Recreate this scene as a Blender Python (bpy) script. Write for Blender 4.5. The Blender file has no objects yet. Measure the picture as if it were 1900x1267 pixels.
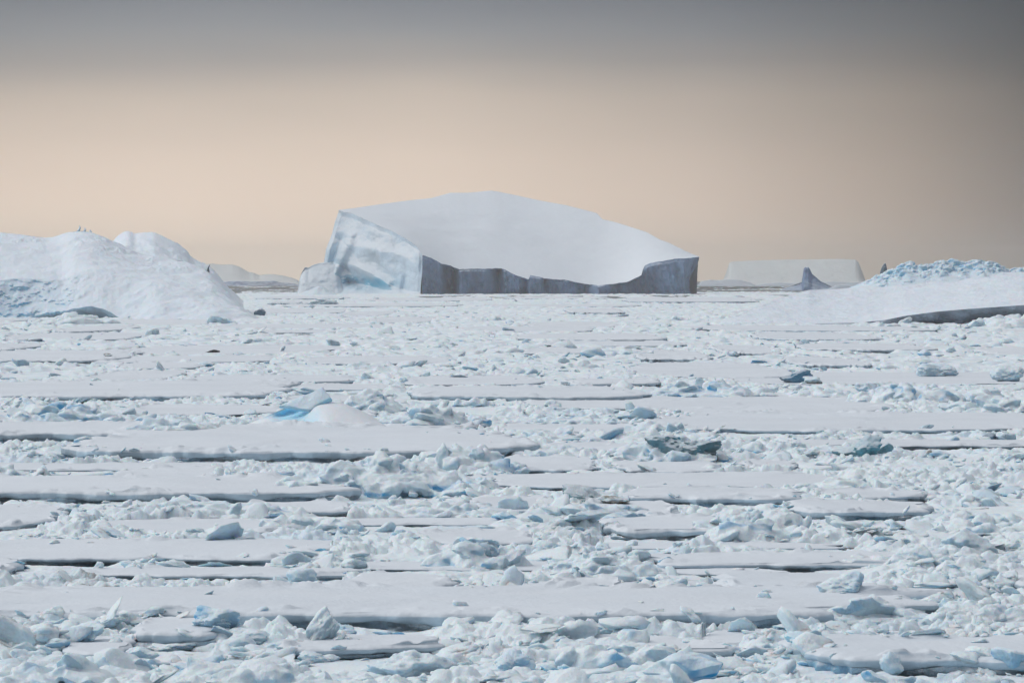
import bpy, bmesh, math
import numpy as np
from mathutils import Vector

# ------------------------------------------------------------------ basics
H = 15.0            # camera height above the sea (a ship's deck)
F = 7125.0          # focal length in reference pixels (135 mm)
CX, HZ = 950.0, 515.0
rng = np.random.default_rng(7)
scene = bpy.context.scene
COL = scene.collection

def dist(py):                 # distance on the sea of a row below the horizon
    return H * F / (py - HZ)
def wx(px, D): return (px - CX) / F * D
def wz(py, D): return H - (py - HZ) / F * D
def curve(pts, x):
    p = np.array(pts, float)
    return np.interp(x, p[:, 0], p[:, 1])
def scurve(pts, x, sig):
    return sum(w * curve(pts, x + k * sig) for k, w in ((-2, .06), (-1.5, .1), (-1, .14), (-.5, .17), (0, .06), (.5, .17), (1, .14), (1.5, .1), (2, .06)))
def sstep(a, b, x):
    t = np.clip((x - a) / (b - a), 0, 1)
    return t * t * (3 - 2 * t)

# ------------------------------------------------------------------ numpy noise
def _hash(ix, iy, iz, seed):
    h = (ix.astype(np.int64) * 374761393 + iy.astype(np.int64) * 668265263 + iz.astype(np.int64) * 2147483647 + seed * 974634777) & 0xFFFFFFFF
    h = ((h ^ (h >> 13)) * 1274126177) & 0xFFFFFFFF
    h = ((h ^ (h >> 16)) * 2246822519) & 0xFFFFFFFF
    return (h ^ (h >> 15)) & 0xFFFFFFFF
def _r(ix, iy, iz, seed): return _hash(ix, iy, iz, seed) / 4294967295.0

def noise2(x, y, seed=0):
    ix, iy = np.floor(x), np.floor(y)
    fx, fy = x - ix, y - iy
    ux, uy = fx**3 * (fx * (fx * 6 - 15) + 10), fy**3 * (fy * (fy * 6 - 15) + 10)
    z = np.zeros(1, np.int64)
    def g(dx, dy):
        a = _r(ix + dx, iy + dy, z, seed) * 6.2831853
        return np.cos(a) * (fx - dx) + np.sin(a) * (fy - dy)
    a = g(0, 0) + ux * (g(1, 0) - g(0, 0))
    b = g(0, 1) + ux * (g(1, 1) - g(0, 1))
    return (a + uy * (b - a)) * 1.5
def noise3(x, y, z, seed=0):
    ix, iy, iz = np.floor(x), np.floor(y), np.floor(z)
    fx, fy, fz = x - ix, y - iy, z - iz
    s = lambda t: t * t * (3 - 2 * t)
    ux, uy, uz = s(fx), s(fy), s(fz)
    v = lambda dx, dy, dz: _r(ix + dx, iy + dy, iz + dz, seed)
    l = lambda a, b, t: a + (b - a) * t
    return 2 * l(l(l(v(0,0,0), v(1,0,0), ux), l(v(0,1,0), v(1,1,0), ux), uy),
                 l(l(v(0,0,1), v(1,0,1), ux), l(v(0,1,1), v(1,1,1), ux), uy), uz) - 1
def fbm2(x, y, oct=4, seed=0, gain=.5):
    s, a = 0, 1.0
    for i in range(oct):
        s = s + a * noise2(x * 2**i + 17.3 * i, y * 2**i - 9.1 * i, seed + i); a *= gain
    return s
def fbm3(x, y, z, oct=3, seed=0, gain=.5):
    s, a = 0, 1.0
    for i in range(oct):
        s = s + a * noise3(x * 2**i + 7.3 * i, y * 2**i - 9.1 * i, z * 2**i + 3.7 * i, seed + i); a *= gain
    return s
def rubble(x, y, seed=0, tilt=.55):
    """height (about 0..1) of a field of tilted, overlapping broken blocks, one per unit cell"""
    wxn = x + .22 * noise2(x * 2.1, y * 2.1, seed + 50); wyn = y + .22 * noise2(x * 2.1 + 9, y * 2.1, seed + 51)
    ix, iy = np.floor(wxn), np.floor(wyn)
    z0 = np.zeros(1, np.int64)
    best = np.full(x.shape, -.3)
    for dx in (-1, 0, 1):
        for dy in (-1, 0, 1):
            jx, jy = ix + dx, iy + dy
            px = wxn - jx - _r(jx, jy, z0, seed + 1); py = wyn - jy - _r(jx, jy, z0, seed + 2)
            a = _r(jx, jy, z0, seed + 3) * 6.2832
            rad = .35 + .4 * _r(jx, jy, z0, seed + 4)
            h = _r(jx, jy, z0, seed + 5) ** 1.5
            tx = (_r(jx, jy, z0, seed + 6) - .5) * 2 * tilt; ty = (_r(jx, jy, z0, seed + 7) - .5) * 2 * tilt
            qx, qy = px * np.cos(a) + py * np.sin(a), -px * np.sin(a) + py * np.cos(a)
            d = (np.abs(qx) ** 3 + np.abs(qy * 1.3) ** 3) ** (1 / 3)
            zz = h + qx * tx + qy * ty - 3.0 * np.maximum(0, d - rad * .8)
            best = np.maximum(best, zz)
    return best

# ------------------------------------------------------------------ meshes and objects
def mesh_obj(name, V, Fq, mat, parent=None, attrs=None, loc=None):
    V = np.asarray(V, np.float32); Fq = np.asarray(Fq, np.int32)
    if loc is not None: V = V - np.asarray(loc, np.float32)
    me = bpy.data.meshes.new(name)
    n, k = Fq.shape
    me.vertices.add(len(V)); me.vertices.foreach_set('co', V.ravel())
    me.loops.add(n * k); me.loops.foreach_set('vertex_index', Fq.ravel())
    me.polygons.add(n)
    me.polygons.foreach_set('loop_start', np.arange(n, dtype=np.int32) * k)
    me.polygons.foreach_set('use_smooth', np.ones(n, bool))
    for nm, val in (attrs or {}).items():
        a = me.attributes.new(nm, 'FLOAT', 'POINT')
        a.data.foreach_set('value', np.asarray(val, np.float32).ravel())
    me.update(calc_edges=True)
    me.materials.append(mat)
    o = bpy.data.objects.new(name, me); COL.objects.link(o)
    if loc is not None and parent is None: o.location = loc
    if parent is not None: o.parent = parent
    return o
def grid_faces(r, c, wrap=False):
    i = np.arange(r * c).reshape(r, c)
    if wrap: i = np.concatenate([i, i[:, :1]], 1)
    return np.stack([i[:-1, :-1], i[:-1, 1:], i[1:, 1:], i[1:, :-1]], -1).reshape(-1, 4)
def tag(o, label=None, cat=None, group=None, kind=None):
    for k, v in (('label', label), ('category', cat), ('group', group), ('kind', kind)):
        if v: o[k] = v
    return o
def empty(name, loc):
    o = bpy.data.objects.new(name, None); COL.objects.link(o); o.location = loc
    o.empty_display_size = .5
    return o

# ------------------------------------------------------------------ materials
def ice_material(name, snow=(.84, .86, .88), ice=(.50, .60, .67), blue=(.10, .42, .68), lo=.2, hi=.62,
                 bump=.35, bscale=1.6, patch=.5, rough=.62, var=(.8, 1.12), bsnow=.72, sss=0):
    m = bpy.data.materials.new(name); m.use_nodes = True
    nt = m.node_tree; N, L = nt.nodes, nt.links; N.clear()
    out = N.new('ShaderNodeOutputMaterial'); bs = N.new('ShaderNodeBsdfPrincipled')
    L.new(bs.outputs[0], out.inputs[0])
    geo = N.new('ShaderNodeNewGeometry')
    sep = N.new('ShaderNodeSeparateXYZ'); L.new(geo.outputs['Normal'], sep.inputs[0])
    def nz(scale, detail=4, rough_=.55):
        t = N.new('ShaderNodeTexNoise'); t.inputs['Scale'].default_value = scale; t.inputs['Detail'].default_value = detail
        t.inputs['Roughness'].default_value = rough_
        L.new(geo.outputs['Position'], t.inputs['Vector']); return t.outputs[0]
    def math_(op, a, b=None, clamp=False):
        t = N.new('ShaderNodeMath'); t.operation = op; t.use_clamp = clamp
        for i, v in enumerate((a, b)):
            if v is None: continue
            if isinstance(v, (int, float)): t.inputs[i].default_value = v
            else: L.new(v, t.inputs[i])
        return t.outputs[0]
    def rng_(v, a, b, c=0., d=1.):
        t = N.new('ShaderNodeMapRange'); t.interpolation_type = 'SMOOTHSTEP'
        L.new(v, t.inputs[0])
        for i, q in enumerate((a, b, c, d)): t.inputs[i + 1].default_value = q
        return t.outputs[0]
    def mix(f, a, b):
        t = N.new('ShaderNodeMix'); t.data_type = 'RGBA'
        L.new(f, t.inputs[0])
        for i, v in ((6, a), (7, b)):
            if isinstance(v, tuple): t.inputs[i].default_value = (*v, 1)
            else: L.new(v, t.inputs[i])
        return t.outputs[2]
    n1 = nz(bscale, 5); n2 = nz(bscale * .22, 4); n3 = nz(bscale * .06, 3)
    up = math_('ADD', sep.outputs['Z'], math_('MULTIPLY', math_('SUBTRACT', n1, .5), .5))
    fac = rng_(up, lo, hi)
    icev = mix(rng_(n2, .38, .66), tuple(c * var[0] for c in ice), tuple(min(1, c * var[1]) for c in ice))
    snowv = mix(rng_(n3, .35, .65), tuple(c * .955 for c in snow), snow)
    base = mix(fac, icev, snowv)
    ab = N.new('ShaderNodeAttribute'); ab.attribute_name = 'blue'
    bl = math_('MULTIPLY', ab.outputs['Fac'], math_('SUBTRACT', 1.0, math_('MULTIPLY', fac, bsnow)))
    bl = math_('MULTIPLY', bl, rng_(n2, patch - .14, patch + .1, .35, 1.0), True)
    base = mix(bl, base, blue)
    at = N.new('ShaderNodeAttribute'); at.attribute_name = 'stain'
    base = mix(math_('MULTIPLY', at.outputs['Fac'], rng_(n1, .3, .62, .25, 1.), True), base, (.20, .13, .06))
    L.new(base, bs.inputs['Base Color'])
    bs.inputs['Roughness'].default_value = rough
    if sss:                       # light soaks a hand's breadth into snow and ice, red dies first
        bs.inputs['Subsurface Weight'].default_value = .7
        bs.inputs['Subsurface Radius'].default_value = (.35, .75, 1.0)
        bs.inputs['Subsurface Scale'].default_value = sss
    bs.inputs['Specular IOR Level'].default_value = .25
    b = N.new('ShaderNodeBump'); b.inputs['Strength'].default_value = bump; b.inputs['Distance'].default_value = .5 / bscale
    nb = math_('ADD', n1, math_('MULTIPLY', nz(bscale * 4, 3), .35))
    L.new(nb, b.inputs['Height']); L.new(b.outputs[0], bs.inputs['Normal'])
    return m

M_POCKET = ice_material('vivid blue ice', snow=(.62, .87, .96), ice=(.18, .62, .88), blue=(.08, .50, .84), bump=.5, bscale=2.2, lo=.1, hi=.8, sss=.2)
M_TEAL = ice_material('dark teal block ice', snow=(.70, .76, .79), ice=(.20, .29, .32), blue=(.08, .38, .52), bump=.6, bscale=2.2, lo=.2, hi=.75, sss=.1, var=(.7, 1.4))
M_SNOW = ice_material('wind packed snow', snow=(.80, .83, .86), bump=.22, bscale=1.1)
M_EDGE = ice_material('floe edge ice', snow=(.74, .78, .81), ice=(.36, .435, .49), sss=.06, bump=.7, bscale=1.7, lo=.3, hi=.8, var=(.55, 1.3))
M_BRASH = ice_material('brash snow and ice', snow=(.85, .92, .95), ice=(.64, .77, .835), sss=.14, bump=.5, bscale=2.6, lo=.0, hi=.5)
M_BLOCK = ice_material('block ice', snow=(.85, .92, .95), sss=.2, bsnow=.4, ice=(.55, .69, .765), blue=(.06, .40, .70), bump=.6, bscale=2.6, lo=-.12, hi=.5)
M_BERG_SNOW = ice_material('berg snow', snow=(.82, .86, .90), bump=.10, bscale=.05, ice=(.6, .68, .75))
M_BERG_SHADED = ice_material('shaded berg ice', snow=(.60, .66, .73), ice=(.135, .205, .33), blue=(.24, .42, .58), bump=.35, bscale=.16, lo=.75, hi=1.2, var=(.7, 1.25))  # shade on the front cliff is put into this darker colour
M_BERG_MID = ice_material('near berg snow', snow=(.80, .86, .92), ice=(.56, .68, .77), blue=(.20, .50, .70), bump=.22, bscale=.3, lo=.05, hi=.45, sss=.3)
M_CREST = ice_material('blue rubble ice', snow=(.74, .84, .90), ice=(.52, .72, .84), blue=(.20, .53, .76), bump=.4, bscale=.6, lo=.2, hi=.7, sss=.4)
M_FAR = ice_material('hazy berg ice', snow=(.74, .77, .76), ice=(.60, .65, .65), bump=.5, bscale=.1, lo=.1, hi=.7, blue=(.2, .4, .5))  # haze over the far bergs is partly put into this duller colour
M_DARK = ice_material('dark old ice', snow=(.50, .55, .60), ice=(.12, .16, .20), bump=.4, bscale=.3, lo=.5, hi=.95)

def simple(name, col, rough, spec=.5, bump=0, bscale=1):
    m = bpy.data.materials.new(name); m.use_nodes = True
    nt = m.node_tree; b = nt.nodes['Principled BSDF']
    b.inputs['Base Color'].default_value = (*col, 1); b.inputs['Roughness'].default_value = rough
    b.inputs['Specular IOR Level'].default_value = spec
    g = nt.nodes.new('ShaderNodeNewGeometry'); t = nt.nodes.new('ShaderNodeTexNoise')
    t.inputs['Scale'].default_value = bscale; t.inputs['Detail'].default_value = 4
    nt.links.new(g.outputs['Position'], t.inputs['Vector'])
    r = nt.nodes.new('ShaderNodeMix'); r.data_type = 'RGBA'
    r.inputs[6].default_value = (*[c * .7 for c in col], 1); r.inputs[7].default_value = (*[min(1, c * 1.3) for c in col], 1)
    nt.links.new(t.outputs[0], r.inputs[0]); nt.links.new(r.outputs[2], b.inputs['Base Color'])
    bp = nt.nodes.new('ShaderNodeBump'); bp.inputs['Strength'].default_value = bump; bp.inputs['Distance'].default_value = .1
    nt.links.new(t.outputs[0], bp.inputs['Height']); nt.links.new(bp.outputs[0], b.inputs['Normal'])
    return m
M_SEA = simple('cold sea water', (.012, .022, .028), .32, .25, .3, .8)
M_SEAL = simple('wet dark seal fur', (.012, .011, .011), .45, .4, .2, 6)

# ------------------------------------------------------------------ labels
LAND = [  # things one can find in the photo: pixel, words
    (940, 560, 'the big flat-topped iceberg'), (396, 660, 'the black seal'), (560, 775, 'the blue-sided leaning snow slab'),
    (690, 885, 'the blue-specked rubble heap'), (250, 600, 'the smooth snowy berg'), (1760, 590, 'the dark overhung cliff'),
    (1600, 840, 'the dark teal boulder'), (1120, 935, 'the brown-stained tilted slab'), (1375, 985, 'the tall pale split block'),
    (700, 1125, 'the long foreground floe'), (590, 1180, 'the pointed snow spire'), (1725, 845, 'the orange-brown tipped stub'),
    (1250, 845, 'the teal rubble heap'), (765, 1240, 'the big rounded foreground boulder'), (1700, 1205, 'the corner snow floe'),
    (130, 770, 'the blue-creviced heap'), (1130, 780, 'the navy-footed ridge'), (1480, 705, 'the dark wedge block'),
    (880, 1035, 'the turquoise-shaded mound'), (330, 845, 'the dark undercut floe edge'), (1660, 725, 'the lilac-grey heaps'),
    (230, 1080, 'the brown algae patch'), (120, 925, 'the dark slot in the floe edge'),
]
pending = []
def auto_label(o, px, py, desc, cat, group):
    d = [(((px - a) / 2.6) ** 2 + (py - b) ** 2, a, b, t) for a, b, t in LAND]
    _, a, b, t = min(d)
    dx, dy = (px - a) / 2.6, py - b
    rel = ('right of' if dx > 0 else 'left of') if abs(dx) > abs(dy) else ('in front of' if dy > 0 else 'behind')
    pending.append((desc, rel, t, px, o)); o['category'] = cat; o['group'] = group
ORD = ['leftmost', 'second from the left', 'third from the left', 'fourth from the left', 'fifth from the left', 'sixth from the left',
       'seventh from the left', 'eighth from the left', 'ninth from the left', 'tenth from the left', 'eleventh from the left', 'twelfth from the left']
def finish_labels():
    g = {}
    for p in pending: g.setdefault(p[:3], []).append(p)
    for (desc, rel, t), ps in g.items():
        ps.sort(key=lambda p: p[3])
        for i, p in enumerate(ps):
            if len(ps) == 1: s = f'{desc} {rel} {t}'
            elif i == len(ps) - 1: s = f'{desc}, rightmost {rel} {t}'
            else: s = f'{desc}, {ORD[min(i, 11)]} {rel} {t}'
            p[4]['label'] = s

# ------------------------------------------------------------------ floes
FLOES = []      # footprint records: cx, cy, a, b, n, seed
def outline(fl, th):
    c, s = np.cos(th), np.sin(th)
    R = (np.abs(c) ** fl['n'] + np.abs(s) ** fl['n']) ** (-1 / fl['n'])
    x, y = c * fl['a'], s * fl['b']
    sc = max(2.0, fl['b'] * .8)
    R = R * (1 + .17 * fbm2(x / sc / 1.3, y / sc / 1.3, 3, fl['seed']))
    m = math.sqrt(fl['a'] * fl['b'])
    return R * (1 + .85 / m * fbm2(x / 3.6, y / 3.6, 4, fl['seed'] + 9, .5))
def floe_rho(fl, x, y):
    dx, dy = (x - fl['cx']) / fl['a'], (y - fl['cy']) / fl['b']
    return np.hypot(dx, dy) / outline(fl, np.arctan2(dy, dx))

def floe(px0, px1, pyb, pyt, pyf, label=None, n=3.2, blue=.25, cat='ice floe', group='ice floes in the pack', desc=None, rise=None):
    Df = dist(pyf); T = H * (1 - (pyt - HZ) / (pyf - HZ))
    Db = (H - T) * F / (pyb - HZ)
    Dm = (Df + Db) / 2
    cx = wx((px0 + px1) / 2, Dm); a = (px1 - px0) / 2 / F * Dm; b = max(.6, (Db - Df) / 2)
    fl = dict(cx=cx, cy=Dm, a=a, b=b, n=n, seed=int(rng.integers(1, 9999)), T=T)
    FLOES.append(fl)
    per = 4 * math.hypot(a, b)
    N = int(np.clip(per / (Df * .00045), 60, 1500))
    # more points on the near side
    u = np.arange(N) / N
    th = 2 * np.pi * u - np.pi / 2
    t2 = th + .0
    ex, ey = np.cos(t2), np.sin(t2)
    th = np.arctan2(ey * a / max(a, b) , ex * b / max(a, b)) if a < b else np.arctan2(ey, ex)
    # equal arc spacing along an ellipse
    tt = np.linspace(0, 2 * np.pi, 4000); X, Y = np.cos(tt) * outline(fl, tt) * a, np.sin(tt) * outline(fl, tt) * b
    s = np.concatenate([[0], np.cumsum(np.hypot(np.diff(X), np.diff(Y)))])
    th = np.interp(np.linspace(0, s[-1], N, endpoint=False), s, tt)
    R = outline(fl, th)
    ox, oy = np.cos(th) * R * a, np.sin(th) * R * b
    tx, ty = np.roll(ox, -3) - np.roll(ox, 3), np.roll(oy, -3) - np.roll(oy, 3)
    ln = np.hypot(tx, ty) + 1e-6; nx, ny = ty / ln, -tx / ln
    k = min(1.0, T / .6)
    topz = lambda x, y, w: T + w * (.13 * k * fbm2((x + cx) / 7, (y + Dm) / 7, 3, 5) + .03 * fbm2((x + cx) / 1.7, (y + Dm) / 1.7, 2, 15)) + \
        (0 if rise is None else rise(x + cx, y + Dm) * w)
    # snow cover: rounded lip and gently wavy top
    lip = .55 + .25 * noise2(ox / 3.3 + 40, oy / 3.3, fl['seed'] + 3)
    rings = []
    cover = T * lip
    for lowr, off, zz in ((1, -.25, -cover), (1, -.02, -cover), (1, .07, -cover * .7), (1, .06, -cover * .35), (0, -.03, -.06 * k), (0, -.18, -.015)):
        drift = .15 * fbm3(ox / 2.8, oy / 2.8, (zz + 0 * ox) / .4, 3, fl['seed'] + 4) * k
        o_ = off * k + drift * (.6 if lowr else .7)
        rings.append((ox + nx * o_, oy + ny * o_, T + zz + .05 * k * noise2(ox / .9, oy / .9, fl['seed'] + 6) * lowr))
    for sc in (.992, .98, .965, .95, .93, .91, .885, .86, .83, .79, .74, .67, .58, .46, .3, .14, .0):
        x, y = ox * sc - nx * .2 * k * sc * sc, oy * sc - ny * .2 * k * sc * sc
        rim = .30 * k * np.maximum(0, rubble((x + cx) / 1.3, (y + Dm) / 1.5, 81)) * sstep(.70, .9, sc) * sstep(1.0, .985, sc) * sstep(.0, .4, fbm2((x + cx) / 6, (y + Dm) / 6, 2, 82)) if sc > .7 else 0
        rings.append((x, y, topz(x, y, min(1, (1 - sc) * 12)) + rim))
    V = np.stack([np.stack([x + cx, y + Dm, z], -1) for x, y, z in rings]).reshape(-1, 3)
    root = empty('ice_floe', (cx, Dm, 0))
    bl = np.full(len(V), blue * .3)
    c = mesh_obj('snow_cover', V, grid_faces(len(rings), N, True), M_SNOW, None, {'blue': bl}, (cx, Dm, 0))
    c.location = (0, 0, 0); c.parent = root
    rings = []
    for j, v in enumerate(np.linspace(0, 1, 9)):
        z = (T - cover + .03) * (1 - v) - .5 * v
        dsp = .30 * k * fbm3(ox / 1.6, oy / 1.6, z / .30 / max(k, .3), 4, fl['seed'] + 11, .6) + .25 * k * noise2(ox / 5, oy / 5, fl['seed'] + 13)
        cut = -.35 * k * sstep(.1, .6, v) * (noise2(ox / 4, oy / 4, fl['seed'] + 12) + .3)
        o_ = (dsp + cut - .08 * k) * (1 if j else .5)
        rings.append((ox + nx * o_, oy + ny * o_, z + 0 * ox))
    V = np.stack([np.stack([x + cx, y + Dm, z], -1) for x, y, z in rings]).reshape(-1, 3)
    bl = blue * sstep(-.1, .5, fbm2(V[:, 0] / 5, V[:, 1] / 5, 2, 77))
    st = .5 * sstep(.35, .8, noise2(V[:, 0] / 6, V[:, 1] / 6, 78)) * (V[:, 2] < .35 * T)
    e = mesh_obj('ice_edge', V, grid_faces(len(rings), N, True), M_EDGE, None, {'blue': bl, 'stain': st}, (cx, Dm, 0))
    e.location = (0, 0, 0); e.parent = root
    if label: tag(root, label, cat, group)
    else: auto_label(root, (px0 + px1) / 2, pyf, desc or 'flat snowy ice floe', cat, group)
    return root

def mound_rise(px, py, w, d, h):     # a smooth snow drift standing on a floe
    D = dist(py); x0 = wx(px, D)
    return lambda x, y: h * np.exp(-((x - x0) / w) ** 2 - ((y - D) / d) ** 2)

# name the floes of the photograph: px0 px1 back top-of-edge waterline
floe(-160, 1745, 1086, 1137, 1176, 'long white snow floe spanning the foreground, thick blue-grey edge with dark gaps', n=5, blue=.35)
floe(1470, 2080, 1178, 1222, 1262, 'bright snow floe in the corner below the piled blocks', n=4, blue=.5)
floe(-90, 118, 936, 972, 986, 'small white floe with a grey undercut edge at the left border', n=3.5)
floe(-120, 640, 1000, 1034, 1050, 'white floe with a lumpy grey edge, behind the brown algae patch', n=4.5)
floe(150, 640, 1052, 1066, 1082, 'narrow snow floe just right of the brown algae patch', n=4)
floe(-140, 240, 1090, 1101, 1110, 'thin white floe in front of the brown algae patch', n=3.5)
floe(170, 960, 790, 836, 861, 'broad white floe carrying the leaning snow slab, dark undercut edge', n=4, blue=.3, rise=mound_rise(590, 802, 5.2, 12, 1.5))
floe(-140, 640, 882, 912, 938, 'wide white floe with thick grey front and one dark slot', n=5, blue=.2)
floe(-60, 480, 858, 871, 877, 'thin snow floe behind the wide floe with the dark slot', n=4)
floe(-80, 520, 706, 734, 746, 'long pale floe with a grey edge crossing above the blue-creviced heap', n=4.5)
floe(420, 720, 712, 722, 728, 'slim floe with a straight grey edge behind the leaning snow slab', n=4)
floe(240, 520, 750, 770, 776, 'small clean floe left of the leaning snow slab', n=3)
floe(740, 1190, 716, 735, 748, 'pale floe with a blue-grey edge behind the round white block', n=4.5, blue=.4)
floe(990, 1370, 742, 757, 764, 'white floe behind the navy-footed ridge', n=4)
floe(760, 1010, 696, 713, 719, 'short white floe with a thin dark line under it, above the pale floe', n=3.5)
floe(930, 1190, 784, 801, 806, 'narrow white floe in front of the navy-footed ridge', n=3.5)
floe(925, 1110, 846, 871, 880, 'small bright floe hemmed in by grey rubble ridges', n=3)
floe(905, 1580, 876, 902, 912, 'long smooth floe in front of the teal rubble heap', n=4)
floe(1200, 2020, 764, 797, 808, 'very wide smooth floe with a dark crumbled edge, behind the teal boulder', n=4.5, blue=.35)
floe(1170, 1630, 728, 765, 772, 'white floe with low edge in front of the long rubble ridge', n=3.6)
floe(1170, 1460, 672, 700, 705, 'smooth white floe left of the dark wedge block', n=3)
floe(1190, 1760, 1024, 1046, 1064, 'white floe with a ragged dark brown edge among the right-hand rubble', n=4)
floe(1090, 1420, 1050, 1064, 1074, 'small floe with a rounded grey edge among right-hand rubble', n=3.5)
floe(960, 1340, 1078, 1086, 1092, 'thin floe lying just behind the long foreground floe', n=4)
floe(1290, 1660, 1168, 1176, 1184, 'thin slab in the channel in front of the long floe', n=3.5)
floe(1480, 1960, 815, 826, 836, 'grey snow-dusted floe beyond the orange-brown tipped stub', n=4)
floe(1130, 1560, 1006, 1016, 1024, 'thin white floe below the tall pale split block', n=4)
floe(560, 1010, 960, 972, 980, 'white floe between the blue-specked heap and the turquoise-shaded mound', n=3)
floe(180, 560, 962, 990, 998, 'smooth snow floe with a faint edge behind the lumpy grey one', n=3)
floe(640, 1060, 1040, 1056, 1064, 'low white floe in front of the turquoise-shaded mound', n=3)
floe(-100, 330, 782, 803, 824, 'white floe with a dark slab edge at the left border below the blue-creviced heap', n=4)
floe(1370, 1960, 690, 712, 716, 'wide low floe behind the lilac-grey heaps', n=4)
floe(160, 520, 660, 671, 676, 'smooth low floe in front of the black seal', n=4)
floe(250, 640, 640, 657, 661, 'flat snowy floe on which the black seal lies', n=4)
floe(-60, 240, 650, 668, 676, 'low white floe left of the black seal', n=3.5)
floe(1280, 1720, 604, 613, 619, 'flat floe in front of the sloping snow berg', n=4)

def overlaps(cx, cy, a, b):
    for f in FLOES:
        if abs(cx - f['cx']) < (a + f['a']) * .93 and abs(cy - f['cy']) < (b + f['b']) * .9: return True
    return False
tries = made = 0
while made < 66 and tries < 6000:
    tries += 1
    pyf = 556 + 690 * rng.random() ** 1.9
    Df = dist(pyf)
    if Df > 3100: continue
    px = rng.uniform(-80, 1980)
    if (pyf < 596 and (px < 500)) or (pyf < 606 and px > 1330): continue
    wpx = rng.uniform(90, 330); bpx = rng.uniform(5, 18) * (pyf - HZ) / 150
    bpx = float(np.clip(bpx, 2.2, 26))
    T = rng.uniform(.25, .7) * (1 + Df / 1800)
    pyt = HZ + (pyf - HZ) * (1 - T / H)
    Db = (H - T) * F / (max(pyt - bpx, HZ + 12) - HZ); Dm = (Df + Db) / 2
    if overlaps(wx(px, Dm), Dm, wpx / 2 / F * Dm, (Db - Df) / 2): continue
    desc = ('long thin' if wpx > 230 else 'short' if wpx < 150 else 'flat') + (' thick-edged' if T > .55 * (1 + Df / 1800) else '') + ' snow floe'
    floe(px - wpx / 2, px + wpx / 2, max(pyt - bpx, HZ + 12), pyt, pyf, desc=desc, n=rng.uniform(2.5, 4), blue=rng.uniform(.05, .4))
    made += 1

def in_floe(x, y, grow=1.0):
    """index-free test: how deep inside any floe (rho of the deepest), 9 = outside all"""
    out = np.full(x.shape, 9.0); top = np.zeros(x.shape)
    for f in FLOES:
        w = np.nonzero((np.abs(y - f['cy']) < f['b'] * 1.5 + 1) & (np.abs(x - f['cx']) < f['a'] * 1.5 + 1))[0]
        if len(w) == 0: continue
        r = floe_rho(f, x[w], y[w])
        better = r < out[w]
        out[w] = np.where(better, r, out[w]); top[w] = np.where(better, f['T'], top[w])
    return out, top

def front_dist(x, y):
    """metres of open view in front of the nearest floe edge behind the point (99 = none)"""
    out = np.full(x.shape, 99.0)
    for f in FLOES:
        w = np.nonzero((y > f['cy'] - f['b'] * 1.3 - 14) & (y < f['cy']) & (np.abs(x - f['cx']) < f['a'] * 1.02))[0]
        if len(w) == 0: continue
        e = (floe_rho(f, x[w], y[w]) - 1) * f['b']
        e = np.where(e < 0, 99, e / (1 + f['cy'] / 900))
        out[w] = np.minimum(out[w], e)
    return out

# ------------------------------------------------------------------ brash ice sheet
STAINS = [(230, 1088, 95, 9, .75), (1110, 950, 60, 6, .6), (1480, 1076, 60, 10, .45), (1840, 1040, 50, 9, .5), (1390, 1166, 40, 8, .5), (10, 1205, 40, 14, .6),
          (210, 1222, 25, 8, .6), (1640, 1002, 60, 8, .4), (1100, 1046, 30, 8, .5), (1290, 1000, 40, 8, .45), (880, 1150, 50, 6, .4), (1690, 1060, 60, 8, .3), (1040, 1000, 60, 8, .3)]
def stain_at(x, y):
    s = np.zeros(x.shape)
    for px, py, w, h, a in STAINS:
        D = dist(py); D2 = dist(py + h) ; x0 = wx(px, D); sx = w / F * D; sy = abs(D - D2)
        d = ((x - x0) / sx) ** 2 + ((y - D) / sy) ** 2
        s = np.maximum(s, a * np.exp(-d) * (d < 6))
    return s * (.5 + .8 * np.clip(noise2(x / .9, y / 1.6, 91) + .3, 0, 1))
def rubmask(x, y):
    return sstep(-.35, .35, fbm2(x / 13, y / 17, 3, 31) + .05)
def lead(x, y):     # open water: thin winding cracks, and the lead along the big berg
    c = np.abs(noise2(x / 34, y / 30, 61) + .25 * noise2(x / 7, y / 7, 62))
    s = sstep(.07, .0, c) * sstep(-.1, .25, noise2(x / 22, y / 22, 63))
    px = x / y * F + CX
    big = np.exp(-((y - 2950) / 260) ** 4) * sstep(760, 800, px) * sstep(1330, 1280, px) * sstep(-.35, .1, noise2(x / 22, y / 90, 64))
    streak = sstep(.02, .3, fbm2(x / 55, y / 330, 2, 67)) * np.maximum(sstep(2300, 2700, y) * sstep(1285, 1310, px) * sstep(1660, 1600, px), .8 * sstep(3300, 3800, y))
    return np.maximum(np.maximum(s, big), streak)
def sheet_z(x, y):
    far = sstep(380, 800, y)
    m = rubmask(x, y)
    base = .22 + .18 * fbm2(x / 9, y / 9, 3, 33)
    r1 = rubble(x / 1.9, y / 2.1, 40); r2 = rubble(x / .75, y / .8, 41)
    near = base + m * (.50 * r1 + .30 * r2 + .10 * np.maximum(fbm2(x / 1.1, y / 1.1, 3, 36), -.2)) + (.03 + .05 * m) * fbm2(x / .4, y / .4, 3, 34)
    f1 = rubble(x / 4.5, y / 6, 42)
    fr = .3 + .22 * fbm2(x / 20, y / 22, 3, 35) + (.25 + m) * .62 * f1 + .16 * r1
    vf = sstep(3500, 4600, y)
    fr = fr + vf * (1.1 * fbm2(x / 60, y / 260, 3, 37) - 1.0)
    z = near * (1 - far) + fr * far
    return z - 1.3 * lead(x, y) * (1 + far)

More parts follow.
